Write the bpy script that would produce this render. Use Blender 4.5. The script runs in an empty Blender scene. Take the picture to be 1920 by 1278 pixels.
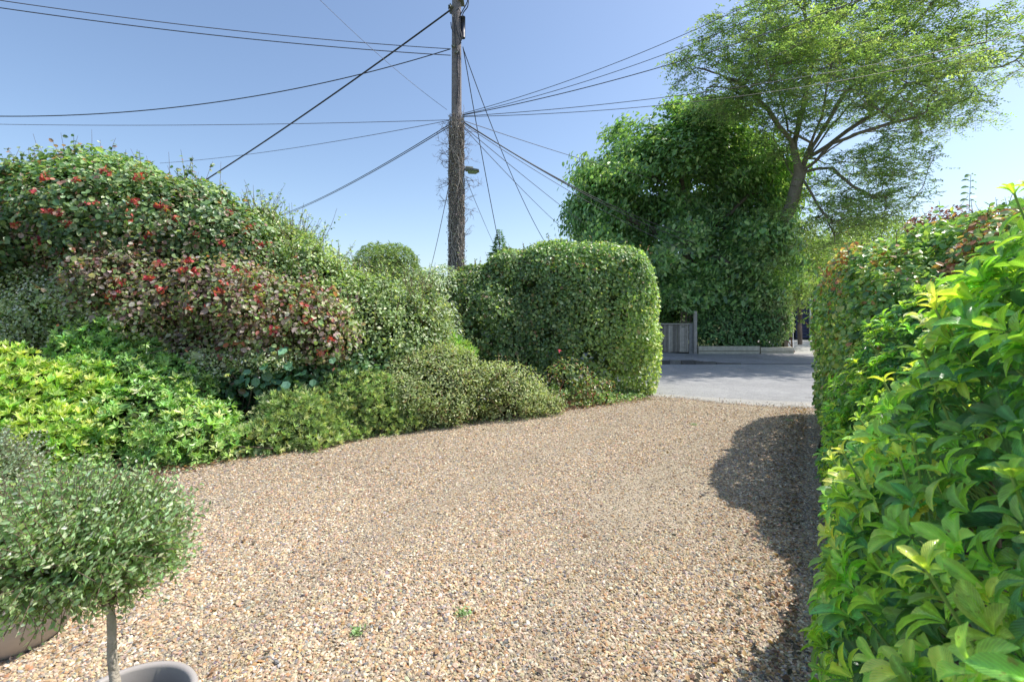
import bpy, math, numpy as np
from mathutils import Vector
rng = np.random.default_rng(7)
scene = bpy.context.scene
COL = scene.collection
# ------------------------------------------------------------------ camera
F, CX, HY, CH = 900.0, 960.0, 585.0, 1.45      # focal length in px of a 1920 picture, centre column, horizon row, eye height
cam_d = bpy.data.cameras.new('camera'); cam = bpy.data.objects.new('camera', cam_d); COL.objects.link(cam)
cam.location = (0, 0, CH); cam.rotation_euler = (math.radians(90), 0, 0)
cam_d.sensor_width = 36; cam_d.lens = 36*F/1920; cam_d.shift_y = -(639-HY)/1920
cam_d.clip_start = 0.02; cam_d.clip_end = 3000
cam_d.dof.use_dof = True; cam_d.dof.focus_distance = 4.0; cam_d.dof.aperture_fstop = 7.0
scene.camera = cam
# ------------------------------------------------------------------ light
SUN_EL = math.radians(56); sx, sy = 0.975, 0.22
k = math.cos(SUN_EL)/math.hypot(sx, sy); SUN = Vector((sx*k, sy*k, math.sin(SUN_EL)))
w = bpy.data.worlds.new('World'); scene.world = w; w.use_nodes = True
nt = w.node_tree; bg = nt.nodes['Background']; sky = nt.nodes.new('ShaderNodeTexSky')
sky.sky_type = 'NISHITA'; sky.sun_disc = False; sky.sun_elevation = SUN_EL; sky.sun_rotation = math.atan2(sx, sy)
sky.air_density = 1.0; sky.dust_density = 1.3; sky.ozone_density = 1.8; sky.altitude = 20
nt.links.new(sky.outputs[0], bg.inputs[0]); bg.inputs[1].default_value = 0.135
sl = bpy.data.lights.new('sun', 'SUN'); sl.energy = 3.7; sl.angle = math.radians(0.53); sl.color = (1.0, 0.955, 0.88)
so = bpy.data.objects.new('sun', sl); COL.objects.link(so); so.rotation_euler = (-SUN).to_track_quat('-Z', 'Y').to_euler()
scene.view_settings.view_transform = 'Standard'; scene.view_settings.look = 'None'
scene.view_settings.exposure = 0.62; scene.view_settings.gamma = 1.0
scene.render.engine = 'CYCLES'
scene.cycles.max_bounces = 8; scene.cycles.diffuse_bounces = 4; scene.cycles.glossy_bounces = 2
scene.cycles.transmission_bounces = 4; scene.cycles.transparent_max_bounces = 4
scene.cycles.sample_clamp_indirect = 6

# ------------------------------------------------------------------ helpers
def P(px, py, d):
    return np.array([(px-CX)/F*d, d, CH+(HY-py)/F*d])
def GP(px, py):
    d = CH*F/(py-HY); return np.array([(px-CX)/F*d, d, 0.0])
def unit(v):
    return v/np.maximum(np.linalg.norm(v, axis=-1, keepdims=True), 1e-9)
_nr = np.random.default_rng(99)
_ND = unit(_nr.normal(size=(24, 3))); _NP = _nr.uniform(0, 6.28, 24)
def nz(p, f, o=0):                                  # smooth pseudo noise about -1..1
    s = 0
    for i in range(6):
        j = (i+o*5) % 24
        s = s+np.sin((p@_ND[j])*f*(0.7+0.25*i)+_NP[j]+o)
    return s/3.2

class MB:
    """collects shapes, becomes one mesh object"""
    def __init__(s): s.V=[]; s.C=[]; s.Q=[]; s.T=[]; s.n=0
    def add(s, V, Fc, col=(0.5,0.5,0.5), mat=0, smooth=False):
        V = np.asarray(V, float).reshape(-1, 3); Fc = np.asarray(Fc, int)
        c = np.ones((len(V), 4)); col = np.asarray(col, float); c[:, :col.shape[-1]] = col
        s.V.append(V); s.C.append(c)
        (s.Q if Fc.shape[1] == 4 else s.T).append((Fc+s.n, mat, smooth)); s.n += len(V)
        return s
    def tube(s, pts, rad, sides=6, col=(0.5,0.5,0.5), mat=0, cap=True):
        pts = np.asarray(pts, float); n = len(pts); rad = np.broadcast_to(np.asarray(rad, float), (n,))
        t = unit(np.gradient(pts, axis=0))
        ref = np.array([0.0, 0, 1]) if abs(t[:, 2]).mean() < 0.8 else np.array([1.0, 0, 0])
        a = unit(np.cross(t, ref)); b = np.cross(t, a)
        th = np.arange(sides)/sides*2*np.pi
        V = pts[:, None]+rad[:, None, None]*(a[:, None]*np.cos(th)[None, :, None]+b[:, None]*np.sin(th)[None, :, None])
        i = np.arange(n-1)[:, None]*sides; j = np.arange(sides)[None]; jn = (j+1) % sides
        Fc = np.stack([i+j, i+jn, i+sides+jn, i+sides+j], -1).reshape(-1, 4)
        s.add(V.reshape(-1, 3), Fc, col, mat, True)
        if cap:
            for e, rv in ((0, False), (n-1, True)):
                base = s.n-n*sides if e == 0 else s.n-sides
                ring = np.arange(sides)
                tri = np.array([[0, ring[q], ring[q+1]] for q in range(1, sides-1)])
                if rv: tri = tri[:, ::-1]
                s.T.append((tri+(s.n-n*sides)+e*sides, mat, False))
        return s
    def box(s, c, h, rz=0, col=(0.5,0.5,0.5), mat=0, jitter=0):
        q = np.array([[x, y, z] for z in (-1, 1) for y in (-1, 1) for x in (-1, 1)], float)*np.asarray(h)
        if jitter: q += rng.normal(size=q.shape)*jitter
        ca, sa = math.cos(rz), math.sin(rz); q = q@np.array([[ca, sa, 0], [-sa, ca, 0], [0, 0, 1]])
        return s.add(q+np.asarray(c), [[0,2,3,1],[4,5,7,6],[0,1,5,4],[2,6,7,3],[0,4,6,2],[1,3,7,5]], col, mat)
    def lathe(s, prof, c, seg=48, col=(0.5,0.5,0.5), mat=0, smooth=True):
        prof = np.asarray(prof, float); th = np.arange(seg)/seg*2*np.pi
        V = np.stack([prof[:, 0][:, None]*np.cos(th), prof[:, 0][:, None]*np.sin(th), np.repeat(prof[:, 1][:, None], seg, 1)], -1)
        n = len(prof); i = np.arange(n-1)[:, None]*seg; j = np.arange(seg)[None]; jn = (j+1) % seg
        Fc = np.stack([i+j, i+jn, i+seg+jn, i+seg+j], -1).reshape(-1, 4)
        return s.add(V.reshape(-1, 3)+np.asarray(c), Fc, col, mat, smooth)
    def build(s, name, mats, parent=None, origin=None):
        me = bpy.data.meshes.new(name); V = np.concatenate(s.V); C = np.concatenate(s.C)
        org = np.zeros(3) if origin is None else np.asarray(origin, float)
        if parent is not None: org = np.array(parent.location)
        V = V-org
        me.vertices.add(len(V)); me.vertices.foreach_set('co', V.astype(np.float32).ravel())
        ls, lt, mi, sm = [], [], [], []
        for L, k in ((s.Q, 4), (s.T, 3)):
            for f, m, g in L:
                ls.append(f.ravel()); lt.append(np.full(len(f), k)); mi.append(np.full(len(f), m)); sm.append(np.full(len(f), g))
        ls = np.concatenate(ls); lt = np.concatenate(lt)
        me.loops.add(len(ls)); me.loops.foreach_set('vertex_index', ls.astype(np.int32))
        me.polygons.add(len(lt)); me.polygons.foreach_set('loop_start', np.concatenate([[0], np.cumsum(lt)[:-1]]).astype(np.int32))
        me.polygons.foreach_set('loop_total', lt.astype(np.int32))
        me.polygons.foreach_set('material_index', np.concatenate(mi).astype(np.int32))
        me.polygons.foreach_set('use_smooth', np.concatenate(sm).astype(bool))
        at = me.color_attributes.new('tint', 'FLOAT_COLOR', 'POINT')
        at.data.foreach_set('color', C.astype(np.float32).ravel())
        me.update(calc_edges=True)
        for m in (mats if isinstance(mats, (list, tuple)) else [mats]): me.materials.append(m)
        o = bpy.data.objects.new(name, me); COL.objects.link(o)
        if parent is not None: o.parent = parent
        else: o.location = org
        return o
def tag(o, label=None, cat=None, group=None, kind=None):
    if label: o['label'] = label
    if cat: o['category'] = cat
    if group: o['group'] = group
    if kind: o['kind'] = kind
    return o
def thing(name, loc, label, cat, group=None):
    o = bpy.data.objects.new(name, None); COL.objects.link(o); o.location = tuple(float(v) for v in loc); o.empty_display_size = 0.2
    return tag(o, label, cat, group)

# ------------------------------------------------------------------ materials
def mat(name, base=(0.5,0.5,0.5), rough=0.7, attr=False, transl=0.0, spec=0.5, bump=None, var=None, metal=0.0):
    m = bpy.data.materials.new(name); m.use_nodes = True; t = m.node_tree; N = t.nodes; L = t.links
    b = N['Principled BSDF']; out = N['Material Output']
    b.inputs['Roughness'].default_value = rough; b.inputs['Metallic'].default_value = metal
    b.inputs['Specular IOR Level'].default_value = spec
    if attr:
        a = N.new('ShaderNodeAttribute'); a.attribute_name = 'tint'; csrc = a.outputs['Color']
    else:
        a = N.new('ShaderNodeRGB'); a.outputs[0].default_value = (*base, 1); csrc = a.outputs[0]
    tc = N.new('ShaderNodeTexCoord')
    if var:                                          # (scale, amount, detail)
        n = N.new('ShaderNodeTexNoise'); n.inputs['Scale'].default_value = var[0]; n.inputs['Detail'].default_value = var[2]
        n.inputs['Roughness'].default_value = 0.65
        L.new(tc.outputs['Object'], n.inputs['Vector'])
        mr = N.new('ShaderNodeMapRange'); mr.inputs[1].default_value = 0.25; mr.inputs[2].default_value = 0.75
        mr.inputs[3].default_value = 1-var[1]; mr.inputs[4].default_value = 1+var[1]
        L.new(n.outputs[0], mr.inputs[0])
        vm = N.new('ShaderNodeVectorMath'); vm.operation = 'SCALE'; L.new(csrc, vm.inputs[0]); L.new(mr.outputs[0], vm.inputs['Scale'])
        csrc = vm.outputs[0]
    L.new(csrc, b.inputs['Base Color'])
    if bump:                                         # (scale, strength, distance)
        n = N.new('ShaderNodeTexNoise'); n.inputs['Scale'].default_value = bump[0]; n.inputs['Detail'].default_value = 6
        L.new(tc.outputs['Object'], n.inputs['Vector'])
        bp = N.new('ShaderNodeBump'); bp.inputs['Strength'].default_value = bump[1]; bp.inputs['Distance'].default_value = bump[2]
        L.new(n.outputs[0], bp.inputs['Height']); L.new(bp.outputs[0], b.inputs['Normal'])
    if transl:
        tr = N.new('ShaderNodeBsdfTranslucent'); mx = N.new('ShaderNodeMixShader'); mx.inputs[0].default_value = transl
        hs = N.new('ShaderNodeVectorMath'); hs.operation = 'MULTIPLY'; hs.inputs[1].default_value = (1.75, 1.85, 0.65)
        L.new(csrc, hs.inputs[0]); L.new(hs.outputs[0], tr.inputs['Color'])
        L.new(b.outputs[0], mx.inputs[1]); L.new(tr.outputs[0], mx.inputs[2]); L.new(mx.outputs[0], out.inputs[0])
    return m
M = {}
M['leaf'] = mat('leaf', attr=True, rough=0.40, transl=0.32, spec=0.65)
M['leaf_gloss'] = mat('glossy_leaf', attr=True, rough=0.36, transl=0.30, spec=0.5)
M['leaf_airy'] = mat('feathery_leaf', attr=True, rough=0.5, transl=0.42, spec=0.4)
M['leaf_near'] = mat('waxy_leaf', attr=True, rough=0.24, transl=0.33, spec=0.6, var=(70, 0.22, 4), bump=(160, 0.25, 0.002))
M['leaf_matt'] = mat('matt_leaf', attr=True, rough=0.6, transl=0.32, spec=0.3)
M['bark'] = mat('bark', attr=True, rough=0.9, spec=0.2, bump=(40, 0.8, 0.02), var=(14, 0.35, 6))
M['twig'] = mat('twig', attr=True, rough=0.85, spec=0.2)
M['stone'] = mat('gravel_stone', attr=True, rough=0.75, spec=0.3, var=(90, 0.18, 4))
M['wood'] = mat('weathered_wood', attr=True, rough=0.85, spec=0.2, bump=(60, 0.5, 0.01), var=(9, 0.3, 7))
M['cable'] = mat('cable_rubber', (0.03, 0.03, 0.035), 0.5)
M['cable_pale'] = mat('cable_grey', (0.10, 0.095, 0.12), 0.5)
M['pot'] = mat('glazed_clay', (0.42, 0.385, 0.365), 0.5, spec=0.4, bump=(180, 0.12, 0.003), var=(5, 0.12, 6))
M['soil'] = mat('soil', (0.035, 0.024, 0.017), 0.95, spec=0.1, bump=(60, 1.0, 0.02), var=(30, 0.5, 6))
M['white'] = mat('white_plastic', (0.8, 0.8, 0.8), 0.4)
M['box'] = mat('black_plastic', (0.015, 0.016, 0.03), 0.45)
M['metal'] = mat('mossy_grey_metal', (0.16, 0.17, 0.14), 0.55, var=(30, 0.4, 5))
M['lens'] = mat('lamp_lens', (0.18, 0.24, 0.12), 0.25)
M['brick'] = mat('brick', attr=True, rough=0.9, spec=0.2, bump=(50, 0.6, 0.01), var=(25, 0.3, 6))
M['clad'] = mat('navy_board', (0.022, 0.026, 0.075), 0.5, bump=(30, 0.15, 0.005), var=(4, 0.15, 4))
M['cladblack'] = mat('black_board', (0.02, 0.02, 0.028), 0.6, var=(4, 0.2, 4))
M['tile'] = mat('roof_tile', attr=True, rough=0.85, bump=(20, 0.4, 0.02), var=(6, 0.3, 6))
M['glass'] = mat('window_glass', (0.02, 0.025, 0.03), 0.05, spec=0.9)
M['render'] = mat('cream_render', (0.55, 0.5, 0.42), 0.9, var=(3, 0.1, 6))

def veined(m):
    t = m.node_tree; N = t.nodes; L = t.links; b = N['Principled BSDF']
    a = next(n for n in N if n.bl_idname == 'ShaderNodeAttribute')
    mu = N.new('ShaderNodeMath'); mu.operation = 'MULTIPLY'; mu.inputs[1].default_value = 62; L.new(a.outputs['Alpha'], mu.inputs[0])
    si = N.new('ShaderNodeMath'); si.operation = 'SINE'; L.new(mu.outputs[0], si.inputs[0])
    mr = N.new('ShaderNodeMapRange'); mr.inputs[1].default_value = 0.55; mr.inputs[2].default_value = 1.0; mr.inputs[3].default_value = 1.0; mr.inputs[4].default_value = 1.30; L.new(si.outputs[0], mr.inputs[0])
    src = b.inputs['Base Color'].links[0].from_socket; tos = [l.to_socket for l in list(src.links)]
    vm = N.new('ShaderNodeVectorMath'); vm.operation = 'SCALE'; L.new(src, vm.inputs[0]); L.new(mr.outputs[0], vm.inputs['Scale'])
    tc = N.new('ShaderNodeTexCoord'); no = N.new('ShaderNodeTexNoise'); no.inputs['Scale'].default_value = 95; no.inputs['Detail'].default_value = 3; L.new(tc.outputs['Object'], no.inputs['Vector'])
    m2 = N.new('ShaderNodeMapRange'); m2.inputs[1].default_value = 0.66; m2.inputs[2].default_value = 0.72; m2.inputs[4].default_value = 0.65; L.new(no.outputs[0], m2.inputs[0])
    mx = N.new('ShaderNodeMix'); mx.data_type = 'RGBA'; mx.inputs[7].default_value = (0.24, 0.15, 0.05, 1); L.new(m2.outputs[0], mx.inputs[0]); L.new(vm.outputs[0], mx.inputs[6])
    for q in tos: L.new(mx.outputs[2], q)
    bp = N.new('ShaderNodeBump'); bp.inputs['Strength'].default_value = 0.5; bp.inputs['Distance'].default_value = 0.0012; bp.invert = True; L.new(si.outputs[0], bp.inputs['Height'])
    old = b.inputs['Normal'].links[0].from_socket if b.inputs['Normal'].links else None
    if old: L.new(old, bp.inputs['Normal'])
    L.new(bp.outputs[0], b.inputs['Normal'])
    n3 = N.new('ShaderNodeTexNoise'); n3.inputs['Scale'].default_value = 22; L.new(tc.outputs['Object'], n3.inputs['Vector'])
    m3 = N.new('ShaderNodeMapRange'); m3.inputs[1].default_value = 0.35; m3.inputs[2].default_value = 0.65; m3.inputs[3].default_value = 0.17; m3.inputs[4].default_value = 0.42; L.new(n3.outputs[0], m3.inputs[0]); L.new(m3.outputs[0], b.inputs['Roughness'])
veined(M['leaf_near'])
def surf_mat(name, stops, vscale, big=None, rough=0.9, bumpd=0.006, extra=None, bumps=1.0):
    """stone-like ground: voronoi cells coloured from a ramp, big soft patches over it"""
    m = bpy.data.materials.new(name); m.use_nodes = True; t = m.node_tree; N = t.nodes; L = t.links; b = N['Principled BSDF']
    b.inputs['Roughness'].default_value = rough; b.inputs['Specular IOR Level'].default_value = 0.3
    tc = N.new('ShaderNodeTexCoord'); v = N.new('ShaderNodeTexVoronoi'); v.inputs['Scale'].default_value = vscale
    L.new(tc.outputs['Object'], v.inputs['Vector'])
    sp = N.new('ShaderNodeSeparateColor'); L.new(v.outputs['Color'], sp.inputs[0])
    r = N.new('ShaderNodeValToRGB'); e = r.color_ramp.elements
    while len(e) < len(stops): e.new(0.5)
    for i, (p, c) in enumerate(stops): e[i].position = p; e[i].color = (*c, 1)
    L.new(sp.outputs[0], r.inputs[0]); src = r.outputs[0]
    if big:
        for sc, am in big:
            n = N.new('ShaderNodeTexNoise'); n.inputs['Scale'].default_value = sc; n.inputs['Detail'].default_value = 5
            L.new(tc.outputs['Object'], n.inputs['Vector'])
            mr = N.new('ShaderNodeMapRange'); mr.inputs[1].default_value = 0.3; mr.inputs[2].default_value = 0.7
            mr.inputs[3].default_value = 1-am; mr.inputs[4].default_value = 1+am; L.new(n.outputs[0], mr.inputs[0])
            vm = N.new('ShaderNodeVectorMath'); vm.operation = 'SCALE'; L.new(src, vm.inputs[0]); L.new(mr.outputs[0], vm.inputs['Scale']); src = vm.outputs[0]
    L.new(src, b.inputs['Base Color'])
    bp = N.new('ShaderNodeBump'); bp.inputs['Strength'].default_value = bumps; bp.inputs['Distance'].default_value = bumpd; bp.invert = True
    L.new(v.outputs['Distance'], bp.inputs['Height']); L.new(bp.outputs[0], b.inputs['Normal'])
    return m
STONE = np.array([(0.50,0.40,0.28),(0.42,0.31,0.20),(0.58,0.50,0.38),(0.34,0.27,0.20),(0.22,0.19,0.17),(0.38,0.23,0.12),(0.66,0.58,0.46),(0.17,0.16,0.17),(0.48,0.36,0.22),(0.30,0.29,0.28)])
M['gravel'] = surf_mat('gravel_bed', [(0,(0.13,0.11,0.09)),(0.2,(0.26,0.21,0.155)),(0.45,(0.37,0.295,0.205)),(0.7,(0.46,0.38,0.27)),(1,(0.55,0.48,0.37))], 110, [(1.2, 0.10), (0.35, 0.08)])
M['asphalt'] = surf_mat('asphalt', [(0,(0.22,0.22,0.225)),(0.5,(0.30,0.297,0.295)),(1,(0.40,0.395,0.385))], 110, [(0.7, 0.12), (5, 0.08)], bumpd=0.003, bumps=0.5)
M['pavement'] = surf_mat('pavement_asphalt', [(0,(0.20,0.19,0.20)),(0.5,(0.27,0.26,0.265)),(1,(0.36,0.35,0.35))], 90, [(1.1, 0.15), (6, 0.1)], bumpd=0.003, bumps=0.5)
M['concrete'] = surf_mat('concrete', [(0,(0.34,0.33,0.30)),(0.5,(0.40,0.385,0.35)),(1,(0.47,0.455,0.42))], 60, [(0.9, 0.10), (5, 0.06)], bumpd=0.002, bumps=0.4)
M['verge'] = surf_mat('worn_apron', [(0,(0.28,0.27,0.25)),(0.5,(0.36,0.345,0.32)),(1,(0.45,0.43,0.39))], 90, [(1.5, 0.14), (7, 0.1)], bumpd=0.003, bumps=0.5)
M['earth'] = surf_mat('earth', [(0,(0.05,0.035,0.022)),(0.6,(0.10,0.075,0.045)),(1,(0.16,0.12,0.07))], 40, [(0.8, 0.3)], bumpd=0.01)
M['grass_ground'] = surf_mat('dry_grass', [(0,(0.05,0.07,0.02)),(0.5,(0.09,0.12,0.035)),(1,(0.15,0.16,0.06))], 60, [(0.5, 0.3)], bumpd=0.01)

# ------------------------------------------------------------------ leaf shapes
def frame(n, ax):
    n = unit(n); ax = unit(ax-(ax*n).sum(-1, keepdims=True)*n); return n, ax, np.cross(n, ax)
def palette(N, pal, wts=None, jit=0.18):
    pal = np.asarray(pal, float); i = rng.choice(len(pal), N, p=None if wts is None else np.asarray(wts)/np.sum(wts))
    return np.clip(pal[i]*(1+rng.normal(size=(N, 1))*jit)*(1+rng.normal(size=(N, 3))*jit*0.35), 0.004, 0.95)
LEAF5 = (np.array([[0,0,0],[0.5,0,-0.10],[1,0,-0.06],[0.45,0.5,0.04],[0.45,-0.5,0.04]]), np.array([[0,1,2,3],[0,4,2,1]]))
def _round():
    return (np.array([[0,0,0],[0.25,0.42,0.05],[0.7,0.42,0.03],[1,0,-0.08],[0.7,-0.42,0.03],[0.25,-0.42,0.05],[0.5,0,-0.07]]), np.array([[0,6,2,1],[6,3,2,2],[0,5,4,6],[6,4,4,3]]))
ROUND = (np.array([[0,0,0],[0.22,0.40,0.05],[0.68,0.42,0.02],[1,0,-0.1],[0.68,-0.42,0.02],[0.22,-0.40,0.05],[0.36,0,-0.06],[0.72,0,-0.07]]), np.array([[0,6,2,1],[6,7,3,2],[0,5,4,6],[6,4,3,7]]))
def big_leaf():
    xs = np.array([0, 0.10, 0.3, 0.52, 0.72, 0.88, 1.0]); ws = np.array([0.03, 0.12, 0.34, 0.52, 0.57, 0.44, 0.05])
    V = []
    for x, w_ in zip(xs, ws):
        z = 0.10*math.sin(x*3.0)-0.22*x*x
        for s_ in (-1, -0.5, -0.03, 0.03, 0.5, 1): V.append((x, s_*w_ if abs(s_) > 0.1 else s_*0.6, z+(0.2*w_*abs(s_))))
    Fc = []
    for i in range(len(xs)-1):
        for j in range(5): Fc.append((i*6+j, i*6+6+j, i*6+7+j, i*6+1+j))
    return np.array(V), np.array(Fc)
BIG = big_leaf()
LG = 1.95                                             # overall leaf reflectance
DES = 0.24
def add_leaves(mb, pos, nrm, ax, L, W, col, shape=LEAF5, matid=0, smooth=False, curl=0):
    """pos (N,3), nrm normals, ax direction of the blade, L lengths, W width ratio"""
    col = np.asarray(col)*LG; col = np.clip(col+DES*(col@np.array([0.3, 0.6, 0.1]))[:, None]*np.array([1.04, 1.0, 0.85])-DES*col, 0, 0.75); n, a, b = frame(nrm, ax); S, Fc = shape; N = len(pos); L = np.broadcast_to(L, (N,)); W = np.broadcast_to(W, (N,))
    zc = S[:, 2][None]*np.ones((N, 1))
    if curl: zc = zc-curl*rng.uniform(-0.3, 1, (N, 1))*(S[:, 0]**2)[None]
    V = pos[:, None]+L[:, None, None]*(S[None, :, 0, None]*a[:, None]+(S[None, :, 1]*W[:, None])[:, :, None]*b[:, None]+zc[:, :, None]*n[:, None])
    Fa = (Fc[None]+(np.arange(N)*len(S))[:, None, None]).reshape(-1, Fc.shape[1])
    cv = np.repeat(col, len(S), 0)
    if shape is BIG:                                   # pale midrib
        cv = cv*np.tile(np.where(np.abs(S[:, 1]) < 0.03, 1.45, 1.0), N)[:, None]
    if shape is BIG: cv = np.concatenate([cv, np.tile(S[:, 0]-0.75*np.abs(S[:, 1])+0.5, N)[:, None]], 1)   # runs along the side veins
    mb.add(V.reshape(-1, 3), Fa, cv, matid, smooth)
def rosettes(mb, pos, axis, L, W, k, pal, wts=None, shape=LEAF5, spread=(45, 85), smooth=False, jit=0.18, tipcol=None):
    """whorls of k leaves opening round an axis"""
    N = len(pos); ax = unit(axis); ref = unit(rng.normal(size=(N, 3))); u = unit(np.cross(ax, ref)); v = np.cross(ax, u)
    base = palette(N, pal, wts, jit)
    for i in range(k):
        th = 2*np.pi*i/k+rng.normal(size=N)*0.25; ang = np.radians(rng.uniform(*spread, N))*(0.55+0.45*((i*7) % k)/k*1.2)
        rad = u*np.cos(th)[:, None]+v*np.sin(th)[:, None]
        d = ax*np.cos(ang)[:, None]+rad*np.sin(ang)[:, None]; n = ax*np.sin(ang)[:, None]-rad*np.cos(ang)[:, None]
        c = np.clip(base*(1+rng.normal(size=(N, 1))*jit*0.7), 0.004, 0.9)
        add_leaves(mb, pos+d*(0.06*L)[:, None], n+rng.normal(size=(N, 3))*0.12, d, L*rng.uniform(0.7, 1.1, N), W, c, shape, 0, smooth, curl=0.15)

# ------------------------------------------------------------------ lumps: rounded masses of foliage
class Lump:
    def __init__(s, c, r, p=2.0, rz=0, amp=0.12, fr=2.5):
        s.c = np.asarray(c, float); s.r = np.asarray(r, float); s.p = p; s.rz = rz; s.amp = amp; s.fr = fr
        ca, sa = math.cos(rz), math.sin(rz); s.R = np.array([[ca, -sa, 0], [sa, ca, 0], [0, 0, 1]])
    def val(s, X):
        q = (X-s.c)@s.R/s.r; return (np.abs(q)**s.p).sum(-1)**(1/s.p)
    def area(s):
        a, b, c = s.r; return 4*math.pi*(((a*b)**1.6+(a*c)**1.6+(b*c)**1.6)/3)**(1/1.6)*(1.25 if s.p > 2.5 else 1)
    def sample(s, N):
        q = rng.uniform(-1, 1, (N*2, 3)) if s.p > 2.5 else rng.normal(size=(N*2, 3)); q = q[:N]
        wgt = None
        q = q/((np.abs(q)**s.p).sum(-1, keepdims=True)**(1/s.p))
        n = np.sign(q)*np.abs(q)**(s.p-1)/s.r; n = unit(n)@s.R.T
        X = (q*s.r)@s.R.T+s.c
        dsp = s.amp*min(s.r)*(nz(X, s.fr, 1)+0.5*nz(X, s.fr*2.6, 2))+(0.05*(1 if s.p < 4 else 0.5)*nz(X, 9.0, 3)+0.06*nz(X, 4.5, 4)*(s.p < 4))*min(1, min(s.r)*2)
        return X+n*dsp[:, None], n
def bumpy(lumps, k=6, f=(0.28, 0.5), out=0.86):
    res = list(lumps)
    for l in lumps:
        X, n = l.sample(k)
        for i in range(k):
            if X[i][2] < 0.1: continue
            q = l.c+(X[i]-l.c)*out; sc = rng.uniform(*f); r = np.maximum(l.r*sc, min(l.r)*0.3); r = np.minimum(r, np.median(l.r)*0.6)
            res.append(Lump(q, r*rng.uniform(0.8, 1.25, 3), 2.0, 0, 0.16, 3/max(min(r), 0.15)**0.5))
    return res
def PL(px, py, rx, ry, d, rd, **k):
    return Lump(P(px, py, d), (rx/F*d, rd, ry/F*d), **k)
HOLE = 0.35
def foliage_points(lumps, dens, depth=0.06, zmin=0.02, back=0.45, inner=0.12):
    """points + outward normals over the union of lumps. dens: leaves per m2 on the camera side"""
    Xs, Ns = [], []
    for i, l in enumerate(lumps):
        N = int(l.area()*dens); X, n = l.sample(N)
        vis = (n*unit(np.array([0, 0, CH])-X)).sum(-1)
        keep = (vis > -0.25) | (rng.random(N) < back)
        hole = nz(X, 7.0, 4)+0.6*nz(X, 15.0, 1); keep &= rng.random(N) < np.clip(1.25+1.5*(hole+HOLE), 0.18, 1)
        ins = -rng.exponential(depth, N)+depth*0.6
        deep = rng.random(N) < inner; ins[deep] -= rng.uniform(0.1, 0.5, deep.sum())*min(l.r)
        X = X+n*ins[:, None]
        for j, m in enumerate(lumps):
            if j != i: keep &= m.val(X) > 0.86-0.25*rng.random(N)*0
        keep &= X[:, 2] > zmin
        Xs.append(X[keep]); Ns.append(n[keep])
    return np.concatenate(Xs), np.concatenate(Ns)
def leafy(mb, X, n, L, W, pal, wts=None, shape=LEAF5, up=0.5, rnd=0.6, droop=0.4, jit=0.18, lvar=0.3, matid=0, colfn=None, smooth=False):
    N = len(X)
    nn = unit(n+np.array([0, 0, up])+rng.normal(size=(N, 3))*rnd)
    ax = unit(rng.normal(size=(N, 3))+n*0.5+np.array([0, 0, -droop]))
    c = palette(N, pal, wts, jit)
    if colfn is not None: c = colfn(X, c)
    add_leaves(mb, X, nn, ax, L*np.clip(1+rng.normal(size=N)*lvar, 0.4, 1.8), W, c, shape, matid, smooth, curl=0.1)
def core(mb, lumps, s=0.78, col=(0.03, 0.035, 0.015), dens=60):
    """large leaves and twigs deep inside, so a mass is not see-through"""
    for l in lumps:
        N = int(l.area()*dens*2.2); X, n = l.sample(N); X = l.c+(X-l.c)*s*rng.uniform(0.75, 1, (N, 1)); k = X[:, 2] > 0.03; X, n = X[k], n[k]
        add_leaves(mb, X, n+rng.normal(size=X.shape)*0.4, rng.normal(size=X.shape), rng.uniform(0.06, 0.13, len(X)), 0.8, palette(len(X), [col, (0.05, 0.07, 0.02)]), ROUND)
def stems(mb, base, lumps, n, r0=0.02, col=(0.16, 0.12, 0.08), outer=0.97, spread=0.15):
    for i in range(n):
        l = lumps[rng.integers(len(lumps))]; X, nn = l.sample(1); e = l.c+(X[0]-l.c)*outer
        b = np.array(base)+np.array([rng.normal()*spread, rng.normal()*spread*0.5, 0])
        b[2] = 0.0; t = np.linspace(0, 1, 9)[:, None]
        mid = b+(e-b)*t; mid[:, 2] = b[2]+(e[2]-b[2])*t[:, 0]**0.75; mid += np.cumsum(rng.normal(size=mid.shape)*0.012, 0)*np.minimum(t*4, 1)
        mb.tube(mid, r0*(1-0.8*t[:, 0])*rng.uniform(0.5, 1), 5, np.array(col)*rng.uniform(0.7, 1.3), cap=False)
def surface_twigs(mb, lumps, n, length=0.3, r=0.0035, col=(0.22, 0.16, 0.1), up=0.3):
    for i in range(n):
        l = lumps[rng.integers(len(lumps))]; X, nn = l.sample(1); X = X[0]
        if X[2] < 0.05: continue
        if (nn[0]*(np.array([0,0,CH])-X)).sum() < 0: continue
        d = unit(nn[0]+rng.normal(size=3)*0.7+np.array([0, 0, up])); t = np.linspace(-0.7, 0.5, 6)[:, None]
        pts = X+d*t*length+rng.normal(size=(6, 3))*0.012
        mb.tube(pts, np.linspace(r, r*0.4, 6), 4, np.array(col)*rng.uniform(0.7, 1.3), cap=False)

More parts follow.
